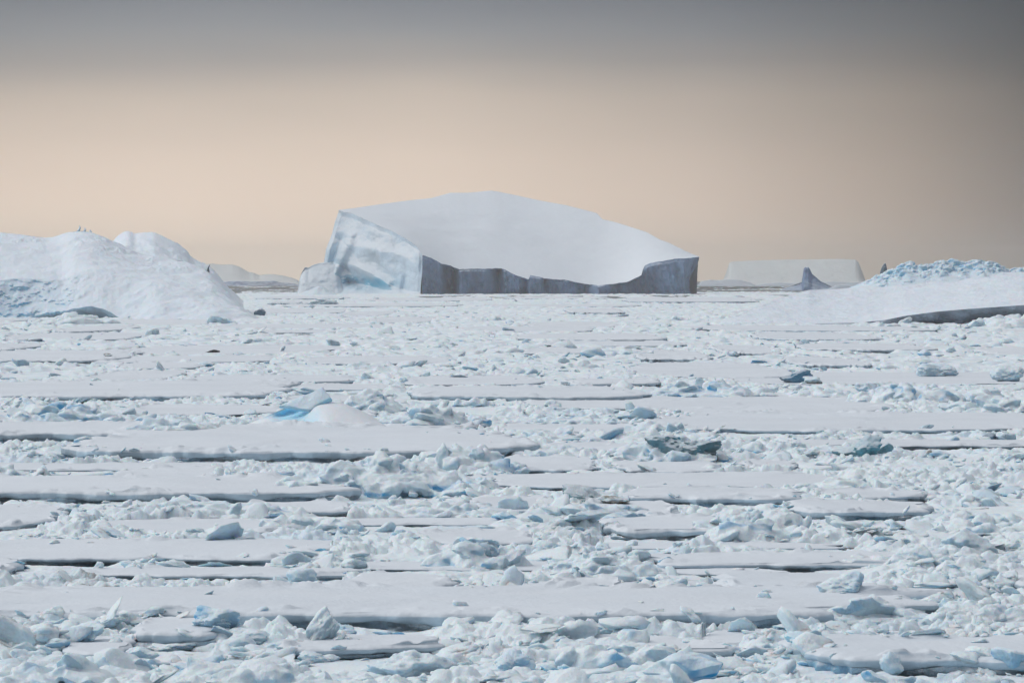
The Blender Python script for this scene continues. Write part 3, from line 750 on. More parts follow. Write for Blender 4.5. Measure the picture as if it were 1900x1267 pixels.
# ------------------------------------------------------------------ leaning snow slab with a blue side
def slab_obj():
    D = dist(806); root = empty('snow_slab', (wx(580, D), D, 0)); loc = root.location.copy()
    tag(root, 'leaning snow slab with a bright blue scooped side on the broad white floe', 'ice slab')
    def child(name, V, fc, mat, at=None):
        o = mesh_obj(name, V, fc, mat, None, at, loc); o.location = (0, 0, 0); o.parent = root
    # drifted mound behind and to the right, scooped out on its left face
    nx_, ny_ = 260, 130
    px = np.linspace(390, 790, nx_); v = np.linspace(0, 1, ny_)[:, None]
    ridge = scurve([(390, 806), (420, 800), (470, 785), (505, 768), (540, 756), (575, 750), (600, 746), (620, 747), (650, 754), (680, 768), (710, 785), (740, 799), (790, 806)], px, 8)
    Dr = D + 9.0; zr = np.maximum(wz(ridge, Dr), .5)
    y = (D - 3) + (Dr - D + 3) * v + 0 * px
    z = .45 + (zr - .45) * sstep(0, 1, v) ** .85
    q = ((px - 545 - 40 * (.62 - v)) / 36); sc = np.exp(-np.abs(q) ** 3) * sstep(.22, .36, v) * sstep(1.05, .8, v)
    y = y + sc * 2.6; z = z - sc * .5
    x = (px[None, :] - CX) / F * y
    z = z + .05 * fbm2(x / 2.2, y / 2.2, 3, 88)
    bl = 1.5 * np.exp(-np.abs(q) ** 2.2) * sstep(.22, .38, v) * (.75 + .4 * fbm2(x / 1.2, y / 2.0, 3, 89))
    tb = np.linspace(.02, 1, 20)[:, None]
    yb = Dr + tb * 7 + 0 * px; zb = zr * (1 - sstep(0, 1, tb)) + .1; xb = (px[None, :] - CX) / F * yb
    V = np.stack([np.concatenate([x, xb]), np.concatenate([y, yb]), np.concatenate([z, zb])], -1).reshape(-1, 3)
    child('snow_mound', V, grid_faces(ny_ + 20, nx_), M_SLAB, {'blue': np.concatenate([np.clip(bl, 0, 1), 0 * xb])})
    # the tilted plate: four upper corners as the photo shows them, each at its own distance
    c = [(516, 750, D + 7.4), (600, 716, D + 9.6), (616, 737, D + 8.4), (574, 759, D + 6.2)]
    P = np.array([(wx(a, d), d, wz(b, d)) for a, b, d in c])
    n_ = 60; uu, vv = np.meshgrid(np.linspace(0, 1, n_), np.linspace(0, 1, n_))
    ru = .5 + .5 * np.sign(uu - .5) * np.abs(2 * uu - 1) ** .8; rv = .5 + .5 * np.sign(vv - .5) * np.abs(2 * vv - 1) ** .8
    S = ((1 - ru) * (1 - rv))[..., None] * P[0] + (ru * (1 - rv))[..., None] * P[1] + (ru * rv)[..., None] * P[2] + ((1 - ru) * rv)[..., None] * P[3]
    nn = np.cross(P[1] - P[0], P[3] - P[0]); nn /= np.linalg.norm(nn); nn *= np.sign(nn[2])
    ed = np.minimum(np.minimum(ru, 1 - ru), np.minimum(rv, 1 - rv)); rd = np.sqrt(np.clip(1 - (1 - np.clip(ed / .10, 0, 1)) ** 2, 0, 1))
    th = .28
    wob = .10 * fbm2(S[..., 0] / 1.3, S[..., 1] / 1.3, 3, 91)
    top = S + nn * (th * (rd - 1) + wob)[..., None]; bot = S - nn * (th * (rd + 1) - wob * .5)[..., None] + np.array([0, 0, 0])
    V = np.concatenate([top.reshape(-1, 3), bot.reshape(-1, 3)]); g = grid_faces(n_, n_)
    child('tilted_plate', V, np.concatenate([g, g[:, ::-1] + n_ * n_]), M_SLAB, {'blue': np.concatenate([np.clip(.26 + .6 * sstep(.8, 1, rv) * sstep(.35, .7, ru), 0, 1).ravel(), .55 * np.ones(n_ * n_)])})
M_SLAB = ice_material('slab snow with blue ice', blue=(.40, .78, .97), bump=.15, sss=.3, bscale=1.0, patch=.2, bsnow=.2)
slab_obj()

# ------------------------------------------------------------------ the big flat-topped iceberg
def big_berg():
    D0 = 3400.0
    root = empty('iceberg', (wx(940, D0), D0, 0))
    tag(root, 'big flat-topped iceberg with a smooth tilted snow roof and grey cliffs', 'iceberg')
    TOP = [(628, 391), (655, 397), (690, 413), (730, 430), (755, 444), (773, 457), (784, 474), (800, 479), (818, 489), (835, 493), (852, 500), (880, 499), (905, 499), (928, 498), (938, 501),
           (950, 508), (976, 517), (981, 519), (984, 511), (1004, 515), (1010, 517), (1050, 520), (1085, 527), (1110, 530), (1140, 527), (1165, 523), (1182, 515), (1190, 511), (1194, 497), (1191.5, 494)]
    TOP2 = [(1194, 511), (1196, 494), (1203, 490), (1215, 487), (1250, 481), (1280, 479), (1297, 477)]
    allt = [p for p in TOP if p[0] <= 1190] + [(1193, 500), (1196, 493.5)] + TOP2[2:]
    RIDGE = [(628, 390), (660, 386), (700, 380), (760, 372), (800, 368), (818, 363), (836, 358), (868, 358), (912, 354), (925, 356), (950, 361), (1000, 372), (1050, 381), (1090, 391), (1108, 396),
             (1113, 402), (1118, 407), (1140, 412), (1160, 418), (1200, 431), (1225, 445), (1240, 450), (1270, 465), (1297, 476.5)]
    KZ = .0
    DF = [(560, 3540), (628, 3500), (700, 3450), (784, 3392), (788, 3398), (815, 3404), (843, 3426), (853, 3402), (880, 3404), (905, 3408), (926, 3424), (936, 3406), (952, 3412), (977, 3430), (983, 3408),
          (1002, 3402), (1010, 3420), (1050, 3414), (1085, 3430), (1110, 3412), (1150, 3424), (1180, 3414), (1192, 3396), (1200, 3378), (1250, 3372), (1297, 3382)]
    DR = [(628, 3478), (700, 3560), (800, 3620), (912, 3650), (1050, 3610), (1150, 3560), (1230, 3480), (1280, 3410), (1297, 3384)]
    W = np.linspace(628, 1297, 700)
    pyf, pyr, df, dr = curve(allt, W), curve(RIDGE, W), curve(DF, W), scurve(DR, W, 45)
    pyf = pyf + .5 * fbm2(W / 6, W * 0 + .5, 2, 3) * (W > 640) * (W < 1290)
    pyf0 = pyf
    t = np.linspace(0, 1, 70)[:, None]
    D = df + (dr - df) * t
    zf, zr = wz(pyf, df), wz(pyr, dr)
    dr = np.maximum(dr, df + 3); D = df + (dr - df) * t; zr = wz(pyr, dr)
    sm_ = lambda q, k: np.convolve(np.pad(q, k, 'reflect', reflect_type='odd'), np.hanning(2 * k + 1) / np.hanning(2 * k + 1).sum(), 'valid')
    # the roof is one smooth sheet; the cliff cuts it nearer or farther, which makes its upper edge jagged
    zfs, zrs, dfs = sm_(zf, 130), sm_(sm_(zr, 60), 40), sm_(df, 90)
    zfs = .68 * zfs + .32 * np.interp(W, [628, 1297], [zf[0], zf[-1]])
    sl = np.maximum(zrs - zfs, 2.) / np.maximum(dr - dfs, 12); fa, ra = dfs.copy(), dr.copy()
    for _ in range(4):
        fa = dfs + np.clip((wz(pyf, fa) - zfs) / sl, -150, 40); ra = dr + np.clip((wz(pyr, ra) - zrs) / sl, -40, 40)
    ra = np.maximum(ra, fa + 1.5)
    df, dr = fa, ra; zf, zr = wz(pyf, df), wz(pyr, dr)
    D = df + (dr - df) * t
    z = zfs + (D - dfs) * sl; e0 = zf - z[0]; e1 = zr - z[-1]
    z = z + e0 * (1 - t) ** 3 + e1 * t ** 3
    dfa_ = df.copy()
    FA = lambda q: np.interp(q, W, dfa_)
    py_ = HZ + (H - z) / D * F
    x = (W - CX) / F * D
    z = z + 1.1 * np.sin(np.pi * t) * fbm2(x / 60, D / 40, 3, 4) * np.minimum(1, (zr - zf) / 30)
    lip = sstep(.0, .03, t)
    tb = np.linspace(.05, 1, 14)[:, None]
    db = dr + 45 * tb; zb = zr * (1 - tb ** 2.2) - 3 * tb
    xb = (W - CX) / F * dr * (1 + 0 * tb)
    V = np.stack([np.concatenate([x, xb]), np.concatenate([D, db]), np.concatenate([z, zb])], -1).reshape(-1, 3)
    def child(name, V, fc, mat, at=None):
        o = mesh_obj(name, V, fc, mat, None, at, root.location); o.location = (0, 0, 0); o.parent = root; return o
    child('snow_roof', V, grid_faces(84, len(W)), M_BERG_SNOW)
    # front cliff, from the corner at 784 to the right end, and round the end
    Wc = np.unique(np.concatenate([np.linspace(784, 1297, 640), [p[0] for p in allt if p[0] >= 784]]))
    pyf = curve(allt, Wc) + .5 * fbm2(Wc / 6, Wc * 0 + .5, 2, 3) * (Wc < 1290)
    pyf = np.interp(Wc, W, pyf0); df = FA(Wc); zf = wz(pyf, df)
    v = np.linspace(0, 1, 90)[:, None]
    z = zf + .15 - (zf + 3.5) * v
    x = (Wc - CX) / F * df + 0 * v
    nzx = fbm3(x / 9, df / 30 + 0 * v, z / 7, 4, 9); col = fbm2(x / 5 + .3 * z / 6, z / 30, 3, 19)
    amp = sstep(0, .10, v)
    chip = rubble(x / 24, z / 22, 21)
    dfq = scurve([tuple(q) for q in np.stack([W[::5], dfa_[::5]], 1)], Wc, 4)
    y = dfq + (df - dfq) * np.exp(-v / .06) + amp * (.8 * (curve(DF, Wc) - scurve(DF, Wc, 28)) + 1.8 * nzx + 1.6 * col - 5.5 * np.maximum(chip, 0) * .7) - 1.2 * (1 - sstep(0, .06, v))
    y = y - 3.0 * sstep(.75, 1.0, v) * noise2(x / 25, z * 0, 23) + 1.8 * sstep(.93, 1, v)
    # the end block is concave on its right flank
    endc = sstep(1262, 1297, Wc)
    x = x - endc * (8.5 * sstep(0, .6, v) - 3.0 * sstep(.75, 1, v))
    bl = .28 * np.exp(-((Wc - 1262) / 28) ** 2) * v + .35 * np.exp(-((Wc - 932) / 8) ** 2) + .1 + 0 * v
    child('front_cliff', np.stack([x, y, z], -1).reshape(-1, 3), grid_faces(90, len(Wc)), M_BERG_SHADED, {'blue': bl})
    # right end wall going back
    tt = np.linspace(0, 1, 30)[None, :]; vv = v[:, :1]
    pr = 1297.0; d1 = float(FA(1297.0)); ztop = wz(477, d1)
    yy = d1 + tt * 90 + 0 * vv; zz = ztop * (1 - .15 * tt) + .1 - (ztop + 3.5) * vv
    xx = (pr - CX) / F * d1 - (8.5 * sstep(0, .6, vv) - 3.0 * sstep(.75, 1, vv)) - tt * 14 + .8 * fbm2(yy / 9, zz / 9, 3, 29) * sstep(0, .1, tt)
    child('end_cliff', np.stack([xx, yy, zz], -1).reshape(-1, 3), grid_faces(90, 30), M_BERG_SHADED)
    # left face, its lit tone put into the colour, with its blue cave
    nu, nv = 260, 200
    u = np.linspace(0, 1, nu)[None, :]; v = np.linspace(0, 1, nv)[:, None]
    topx = 628 + 156 * u; topy = curve(allt, topx)
    LX = [(0, 628), (.12, 621), (.27, 615), (.45, 604), (.60, 600), (.68, 602), (.78, 604), (.86, 600), (.93, 590), (1, 576)]
    lx = curve(LX, v); rx = 784 - 3.5 * sstep(.2, 1, v)
    pxs = lx + (rx - lx) * u
    pys = topy + (549 - topy) * v
    ext = np.concatenate([[(W[0], dfa_[0])], np.stack([W[::6], dfa_[::6]], 1)]); dep = scurve([tuple(q) for q in ext], topx, 9) + 0 * v - 26 * v * (1 - u) ** .7
    D = dep.copy()
    rel = (pxs, pys)
    # main relief: a buttress ridge running from (655,440) down to (610,530), a shaded recess left of it, a diagonal shelf
    def seg(ax, ay, bx, by):
        tx, ty = bx - ax, by - ay; L2 = tx * tx + ty * ty
        s = np.clip(((pxs - ax) * tx + (pys - ay) * ty) / L2, 0, 1)
        return np.hypot(pxs - ax - s * tx, pys - ay - s * ty), s
    inner = sstep(0, .06, u) * sstep(1, .95, u) * sstep(0, .06, v)
    d, s = seg(652, 438, 612, 532); D = D - 11 * np.exp(-(d / 9) ** 2) * inner
    d, s = seg(634, 445, 612, 490); D = D + 9 * np.exp(-(d / 9) ** 2) * inner
    d, s = seg(655, 455, 705, 468); D = D - 5 * np.exp(-(d / 9) ** 2) * inner
    d, s = seg(700, 460, 760, 480); D = D - 5 * np.exp(-(d / 12) ** 2) * inner
    d, s = seg(652, 492, 720, 525); D = D - 7 * np.exp(-(d / 8) ** 2) * inner
    d, s = seg(640, 500, 700, 535); D = D + 6 * np.exp(-(d / 12) ** 2) * inner
    d, s = seg(648, 524, 672, 528); d = d * (1 + .2 * fbm2(pxs / 9, pys / 6, 2, 48)); cave = np.exp(-(d / 7.5) ** 2.2); D = D + 17 * cave * inner
    d, s = seg(752, 515, 748, 535); D = D + 5 * np.exp(-(d / 5) ** 2) * inner
    X = (pxs - CX) / F * dep; Z = wz(pys, dep)
    D = D + inner * (5.0 * fbm3(X / 30, D / 60, Z / 26, 3, 43, .42) - 4.5 * np.maximum(rubble(X / 30 + Z / 45, Z / 24, 45), 0) + .5 * fbm3(X / 5, D / 20, Z / 4, 2, 44))
    # snow apron at the foot
    D = D - 14 * sstep(.90, 1, v) * (.6 + .5 * noise2(X / 8, Z * 0, 46))
    D = D + 12 * (1 - sstep(0, .05, u))
    Z = wz(pys, dep)
    bl = np.clip(1.15 * np.exp(-((pys - 527) / 14) ** 2) * sstep(765, 690, pxs) + 1.2 * cave + .45 * np.exp(-((pxs - 622) / 16) ** 2) * sstep(440, 490, pys), 0, 1)
    child('left_face', np.stack([X, D, Z], -1).reshape(-1, 3), grid_faces(nv, nu), M_BERG_FACE, {'blue': bl})
    # hidden flank going back from the left edge
    tt = np.linspace(0, 1, 24)[None, :]
    e = np.stack([X[:, :1] + 22 * tt + 1.5 * fbm2(tt * 5 + 0 * Z[:, :1], Z[:, :1] / 9, 2, 47) * tt, D[:, :1] + 150 * tt, Z[:, :1] + 0 * tt], -1)
    child('side_flank', e.reshape(-1, 3), grid_faces(nv, 24), M_BERG_FACE)
M_BERG_FACE = ice_material('lit berg face', snow=(.78, .84, .89), ice=(.62, .73, .82), blue=(.10, .42, .60), bump=.45, bscale=.14, lo=.1, hi=.6, patch=.42)  # paler copy of the cliff ice: light on this side is in the colour
big_berg()

# a lofted land of ice: rows of (px, py, D) curves joined front to back
def loft(rows_, W, n, mat, parent, loc, name, relief=None, ease=None, attrs=None, sm=1.5):
    """rows_: list of (py curve, D curve); each pair of rows is joined by n steps"""
    P = [(scurve(a, W, sm), scurve(b, W, 30)) for a, b in rows_]
    Ys, Zq, T = [], [], []
    for i in range(len(P) - 1):
        (p0, d0), (p1, d1) = P[i], P[i + 1]
        z0, z1 = wz(p0, d0), wz(p1, d1)
        k = n[i]
        for j in range(k + (i == len(P) - 2)):
            t = j / k; e = ease[i](t) if ease and ease[i] else t
            Ys.append(d0 + (d1 - d0) * t); Zq.append(z0 + (z1 - z0) * e); T.append(np.full(len(W), i + t))
    y, z, t = np.array(Ys), np.array(Zq), np.array(T)
    x = (W - CX) / F * y
    if relief: x, y, z = relief(x, y, z, t)
    at = {k: f(x, y, z, t) for k, f in (attrs or {}).items()}
    o = mesh_obj(name, np.stack([x, y, z], -1).reshape(-1, 3), grid_faces(len(y), len(W)), mat, None, at, loc)
    o.location = (0, 0, 0) if parent else loc
    if parent: o.parent = parent
    return o

# ------------------------------------------------------------------ smooth snowy berg at the left
def left_berg():
    root = empty('iceberg', (wx(200, 1400), 1400, 0))
    tag(root, 'smooth snowy berg with two humps and a shaded blue hollow at the left edge', 'iceberg')
    loc = root.location.copy()
    W = np.linspace(-150, 500, 460)
    S = [(-150, 422), (-60, 425), (0, 431), (50, 437), (90, 442), (112, 437), (122, 432), (140, 429.5), (158, 429), (178, 434), (200, 443), (225, 455), (262, 471), (300, 478), (345, 486), (385, 502), (410, 528), (440, 560), (470, 586), (500, 600)]
    Md = [(-150, 500), (-60, 512), (0, 517), (95, 517), (118, 522), (135, 505), (160, 500), (200, 505), (300, 525), (400, 556), (470, 588), (500, 602)]
    Bc = [(-150, 588), (0, 590), (60, 588), (100, 578), (150, 568), (190, 575), (220, 590), (260, 592), (400, 592), (500, 604)]
    Bs = [(-150, 598), (0, 597), (220, 597), (330, 597), (500, 608)]
    DS = [(-150, 1500), (90, 1490), (150, 1478), (300, 1450), (410, 1400), (500, 1340)]
    DM = [(-150, 1400), (100, 1396), (200, 1390), (400, 1360), (500, 1325)]
    DC = [(-150, 1388), (60, 1387), (100, 1376), (150, 1368), (200, 1366), (260, 1345), (400, 1330), (500, 1315)]
    DB = [(-150, 1384), (60, 1384), (120, 1384), (180, 1380), (225, 1366), (280, 1335), (400, 1322), (500, 1310)]
    def relief(x, y, z, t):
        px = x / y * F + CX
        w = (.35 + .65 * sstep(0, .25, t)) * sstep(3, 2.7, t)
        cl = sstep(.95, 1.1, t) * sstep(230, 120, px)
        z = z + w * (.75 * fbm2(x / 14, y / 12, 4, 5) + .11 * fbm2(x / 2.5, y / 2.5, 3, 6) + .9 * sstep(.8, .1, t) * np.maximum(0, rubble(x / 2.8, y / 5, 12)) * sstep(-.1, .4, noise2(x / 8, y / 14, 11)))
        y = y + cl * (-.7 * np.maximum(rubble(x / 1.2, z / .8, 14), 0) * sstep(-.2, .3, noise2(x / 6, z / 2, 10)) - .8 * np.maximum(rubble(x / 5.0, z / 2.6, 13), 0) + .8 * fbm3(x / 3, y / 9, z / 2, 3, 15))
        y = y + sstep(1, 1.4, t) * sstep(2.9, 2.4, t) * 1.4 * fbm3(x / 7, y / 9, z / 5, 3, 16) * sstep(150, 260, px)
        return x, y, z
    def blue(x, y, z, t):
        px = x / y * F + CX
        return np.clip(.85 * sstep(.97, 1.1, t) * sstep(2.6, 1.6, t) * sstep(170, 60, px) + .15 * sstep(1, 2, t), 0, 1)
    loft([(S, DS), (Md, DM), (Bc, DC), (Bs, DB)], W, [60, 60, 22], M_BERG_MID, root, loc, 'snow_slope', relief,
         [lambda t: t ** 1.25, None, None], {'blue': blue}, sm=5)
    # back of the ridge
    Bk = [(-150, 545), (500, 600)]; DBk = [(-150, 1620), (400, 1500), (500, 1400)]
    loft([(S, DS), (Bk, DBk)], W, [16], M_BERG_MID, root, loc, 'rear_slope', None, [lambda t: t ** 2])
    W2 = np.linspace(190, 452, 220)
    S2 = [(190, 470), (205, 452), (216, 440), (226, 432), (236, 428), (244, 430), (250, 434), (262, 431.5), (285, 430.5), (300, 437), (318, 446), (332, 453), (338, 459), (346, 465), (353, 474), (356, 479), (370, 485), (388, 493), (396, 500), (408, 515), (425, 535), (452, 560)]
    M2 = [(190, 500), (452, 580)]
    D2 = [(190, 1560), (452, 1520)]; DM2 = [(190, 1440), (452, 1400)]
    K2 = [(190, 560), (452, 560)]; DK2 = [(190, 1640), (452, 1600)]
    def rel2(x, y, z, t):
        e = np.minimum(1, np.abs(t - 1) * 4)
        return x, y, z + e * .7 * fbm2(x / 9, y / 9, 3, 8) + .5 * np.maximum(0, rubble(x / 2.6, y / 5, 9)) * sstep(300, 350, x / y * F + CX) * sstep(1.15, .9, t)
    loft([(M2, DM2), (S2, D2), (K2, DK2)], W2, [40, 14], M_BERG_MID, root, loc, 'rear_hump', rel2, [lambda t: t ** .8, lambda t: t ** 2], sm=2.5)
    # ice spikes on the crest and dark fins on the right shoulder
    def spike(px, py0, py1, w, D, mat, lean, name, seed):
        m = D / F; h = (py1 - py0) * m
        ths = np.linspace(0, 2 * np.pi, 12, endpoint=False); hs = np.linspace(0, 1, 9)
        r = (1 - hs) ** .8 * w * m / 2 + .02
        c = lean * hs * h + .12 * w * m * np.sin(hs * 9 + seed)
        V = np.stack([np.stack([wx(px, D) + c[j] + np.cos(ths) * r[j] * (1 + .2 * np.sin(ths * 3 + j)), D + np.sin(ths) * r[j], np.full(12, wz(py1, D) + hs[j] * h)], -1) for j in range(9)]).reshape(-1, 3)
        o = mesh_obj(name, V, grid_faces(9, 12, True), mat, None, None, loc); o.location = (0, 0, 0); o.parent = root
    spike(147, 418, 436, 9, 1480, M_BERG_MID, .05, 'ice_spike', 1)
    spike(155, 422, 436, 8, 1480, M_BERG_MID, .25, 'ice_spike', 2)
    spike(166, 426, 436, 9, 1480, M_BERG_MID, .3, 'ice_spike', 3)
    spike(351, 468, 482, 8, 1545, M_DARK, -.1, 'dark_fin', 4)
    spike(384, 490, 511, 6, 1432, M_DARK, .25, 'dark_fin', 5)
left_berg()

# ------------------------------------------------------------------ sloping berg with a blue rubble crest at the right
def right_berg():
    root = empty('iceberg', (wx(1700, 1240), 1240, 0))
    tag(root, 'sloping snow berg with a crest of bright blue rubble and a dark overhung cliff', 'iceberg')
    loc = root.location.copy()
    W = np.linspace(1325, 2080, 420)
    R = [(1325, 603), (1350, 592), (1400, 572), (1450, 552), (1500, 538), (1560, 536), (1600, 531), (1640, 527), (1700, 521), (1760, 517), (1820, 510), (1860, 505), (1900, 505), (2080, 512)]
    E = [(1325, 606), (1500, 601), (1600, 598), (1640, 594), (1680, 586), (1740, 578), (1800, 573), (1900, 566), (2080, 560)]
    K = [(1325, 610), (1500, 608), (1620, 606), (2080, 606)]
    DR = [(1325, 1190), (1500, 1300), (2080, 1330)]; DE = [(1325, 1180), (1500, 1198), (1640, 1200), (2080, 1196)]
    DK = [(1325, 1176), (1500, 1190), (1620, 1196), (1700, 1206), (2080, 1210)]
    def relief(x, y, z, t):
        w = sstep(0, .1, t) * sstep(1, .93, t)
        z = z + w * (.45 * fbm2(x / 13, y / 10, 3, 5) + .16 * fbm2(x / 2.4 + y / 5, y / 2.4, 3, 6))
        c = sstep(1.02, 1.15, t)
        y = y + c * (.9 * fbm3(x / 4, y / 9, z / 2.5, 3, 17) - .6 * np.maximum(rubble(x / 4, z / 3, 18), 0))
        return x, y, z
    loft([(R, DR), (E, DE)], W, [70], M_BERG_MID, root, loc, 'snow_slope', relief, [lambda t: t ** .95])
    loft([(E, DE), (K, DK)], W, [40], M_CLIFF_SHADED, root, loc, 'dark_cliff', lambda x, y, z, t: relief(x, y, z, t + 1), None)
    Bk = [(1325, 600), (2080, 560)]; DBk = [(1325, 1240), (2080, 1420)]
    loft([(R, DR), (Bk, DBk)], W, [14], M_BERG_MID, root, loc, 'rear_slope', None, [lambda t: t ** 2])
    # blue crest
    W2 = np.linspace(1575, 2080, 520)
    T2 = [(1575, 534), (1600, 524), (1625, 513), (1645, 503), (1665, 496), (1678, 487), (1690, 483), (1700, 489), (1730, 486), (1755, 482), (1775, 486), (1800, 489), (1815, 484), (1845, 486), (1858, 491), (1872, 502), (1885, 499), (1905, 498), (1960, 504), (2080, 506)]
    B2 = [(p, q + 12) for p, q in R if p > 1500] ; B2 = [(1575, 545)] + [q for q in B2 if q[0] > 1575]
    DT = [(1575, 1318), (2080, 1350)]; DB2 = [(1575, 1290), (2080, 1314)]
    K2 = [(1575, 560), (2080, 545)]; DK2 = [(1575, 1340), (2080, 1380)]
    def rel2(x, y, z, t):
        px = x / y * F + CX
        w = sstep(.12, .6, t + .35 * noise2(x / 5, y / 9, 24)) * sstep(2, 1.5, t) * sstep(1575, 1640, px)
        rb = rubble(x / 4.4, y / 6 + z / 3.4, 22); rb2 = rubble(x / 1.7, y / 2.6 + z / 1.5, 23)
        return x, y - w * (1.1 * rb + .5 * rb2), z + w * (1.0 * rb + .35 * rb2 - .2)
    def blue(x, y, z, t):
        rb = rubble(x / 4.4, y / 6 + z / 3.4, 22)
        px = x / y * F + CX
        return np.clip(.12 + .8 * sstep(.25, -.1, rb), 0, 1) * sstep(.1, .6, t + .3 * noise2(x / 5, y / 9, 24)) * sstep(1960, 1840, px)
    loft([(B2, DB2), (T2, DT), (K2, DK2)], W2, [80, 20], M_CREST, root, loc, 'blue_rubble_crest', rel2, None, {'blue': blue})
M_CLIFF_SHADED = ice_material('shaded cliff ice', snow=(.45, .5, .55), ice=(.34, .40, .475), bump=.6, bscale=.5, var=(.65, 1.25), lo=.6, hi=1.0)  # darker than the slope above: the cliff's shade is put into the colour
right_berg()

# ------------------------------------------------------------------ farther ice
def far_berg(S, base, D, depth, name, label, mat, amp=2.0, face=.35, cat='iceberg', sm=1.2, nx_=160):
    lo, hi = S[0][0], S[-1][0]
    W = np.linspace(lo, hi, nx_); loc = Vector((wx((lo + hi) / 2, D), D, 0))
    def relief(x, y, z, t):
        s = D / 3000
        w = np.minimum(1, t * 5) * (t < 1) + 0
        return x, y + amp * fbm3(x / 14 / s, y / 40, z / 10 / s, 3, int(D) % 91) * w - amp * .8 * np.maximum(rubble(x / 30 / s, z / 16 / s, 7), 0) * w, z
    fr = [(p, q + .5) for p, q in S]
    root = empty(name, loc); tag(root, label, cat)
    loft([([(lo, base), (hi, base)], [(lo, D), (hi, D)]), (fr, [(lo, D + depth * face), (hi, D + depth * face)])], W, [36], mat, root, loc, 'ice_face', relief, sm=sm)
    loft([(fr, [(lo, D + depth * face), (hi, D + depth * face)]), (S, [(lo, D + depth * .6), (hi, D + depth * .6)]), ([(lo, base), (hi, base)], [(lo, D + depth), (hi, D + depth)])],
         W, [8, 12], M_FAR if mat is M_FAR else M_BERG_SNOW, root, loc, 'snow_top', None, [None, lambda t: t ** 3], sm=sm)
    return root
far_berg([(1338, 527), (1345, 512), (1350, 497), (1354, 486), (1362, 485), (1400, 483.5), (1450, 482), (1500, 481.5), (1560, 480.5), (1588, 482), (1594, 488), (1598, 500), (1604, 515), (1606, 527)], 528, 8200, 900, 'iceberg',
         'pale tabular iceberg fading into the haze on the right horizon', M_FAR, 6, .25)
far_berg([(360, 528), (372, 505), (385, 490), (392, 489), (410, 491), (432, 491), (445, 495), (455, 501), (462, 505), (470, 506), (482, 511), (492, 509), (510, 509), (528, 512), (540, 515), (552, 519), (560, 528)], 528, 8600, 900, 'iceberg',
         'pale domed iceberg fading into the haze on the left horizon', M_FAR, 6, .6)
far_berg([(413, 530), (415, 523), (425, 521.5), (450, 521), (468, 522.5), (490, 521.5), (508, 520.5), (520, 524), (545, 525), (556, 529)], 530.5, 5600, 120, 'ice_ridge',
         'low blue-grey ice wall in front of the domed iceberg', M_BERG_SHADED, 5, .2, 'ice ridge')
far_berg([(552, 546), (555, 520), (560, 505), (566, 495), (572, 497), (580, 492), (590, 489), (604, 486), (625, 490), (640, 530)], 548, 3440, 60, 'iceberg',
         'small ragged white berg tucked behind the left end of the big iceberg', M_BERG_FACE, 4, .5)
far_berg([(1294, 530), (1300, 522), (1318, 519), (1335, 520), (1348, 518), (1372, 519), (1392, 524), (1404, 530)], 531, 5400, 160, 'ice_ridge',
         'low dark ridge of sea ice just right of the big iceberg', M_DARK, 5, .3, 'ice ridge')
far_berg([(1390, 530), (1420, 526), (1445, 524), (1470, 525), (1530, 523), (1545, 522), (1575, 524), (1600, 523), (1625, 526), (1650, 530)], 531, 5600, 160, 'ice_ridge',
         'long grey ridge of sea ice below the hazy tabular iceberg', M_DARK, 5, .3, 'ice ridge')
# dark fins
far_berg([(1448, 538), (1470, 529), (1488, 523), (1491, 498), (1494, 495), (1497, 496), (1500, 495), (1503, 500), (1507, 508), (1514, 514), (1522, 521), (1540, 530), (1562, 538)], 539, 2900, 60, 'ice_fin',
         'grey upright ice fin with a snowy skirt in front of the tabular iceberg', M_BERG_SHADED, 3.5, .4, 'ice pinnacle', sm=.4)
far_berg([(1631, 524), (1633, 504), (1636, 495), (1640, 489), (1643, 488), (1645, 494), (1646, 504), (1648, 524)], 540, 1420, 12, 'ice_fin',
         'small dark upright fin left of the blue rubble crest', M_DARK, .8, .4, 'ice pinnacle', sm=.3, nx_=60)
far_berg([(1530, 545), (1538, 535), (1552, 529), (1570, 528.5), (1585, 532), (1592, 545)], 547, 2500, 40, 'ice_ridge',
         'dark arched lump of ice behind the sloping snow berg', M_DARK, 2, .3, 'ice ridge')
far_berg([(552, 548), (565, 541), (580, 535), (590, 531), (602, 533), (612, 540), (630, 548)], 549, 3180, 40, 'ice_block',
         'tilted blue-edged slab at the left foot of the big iceberg', M_CREST, 3, .4, 'ice block')

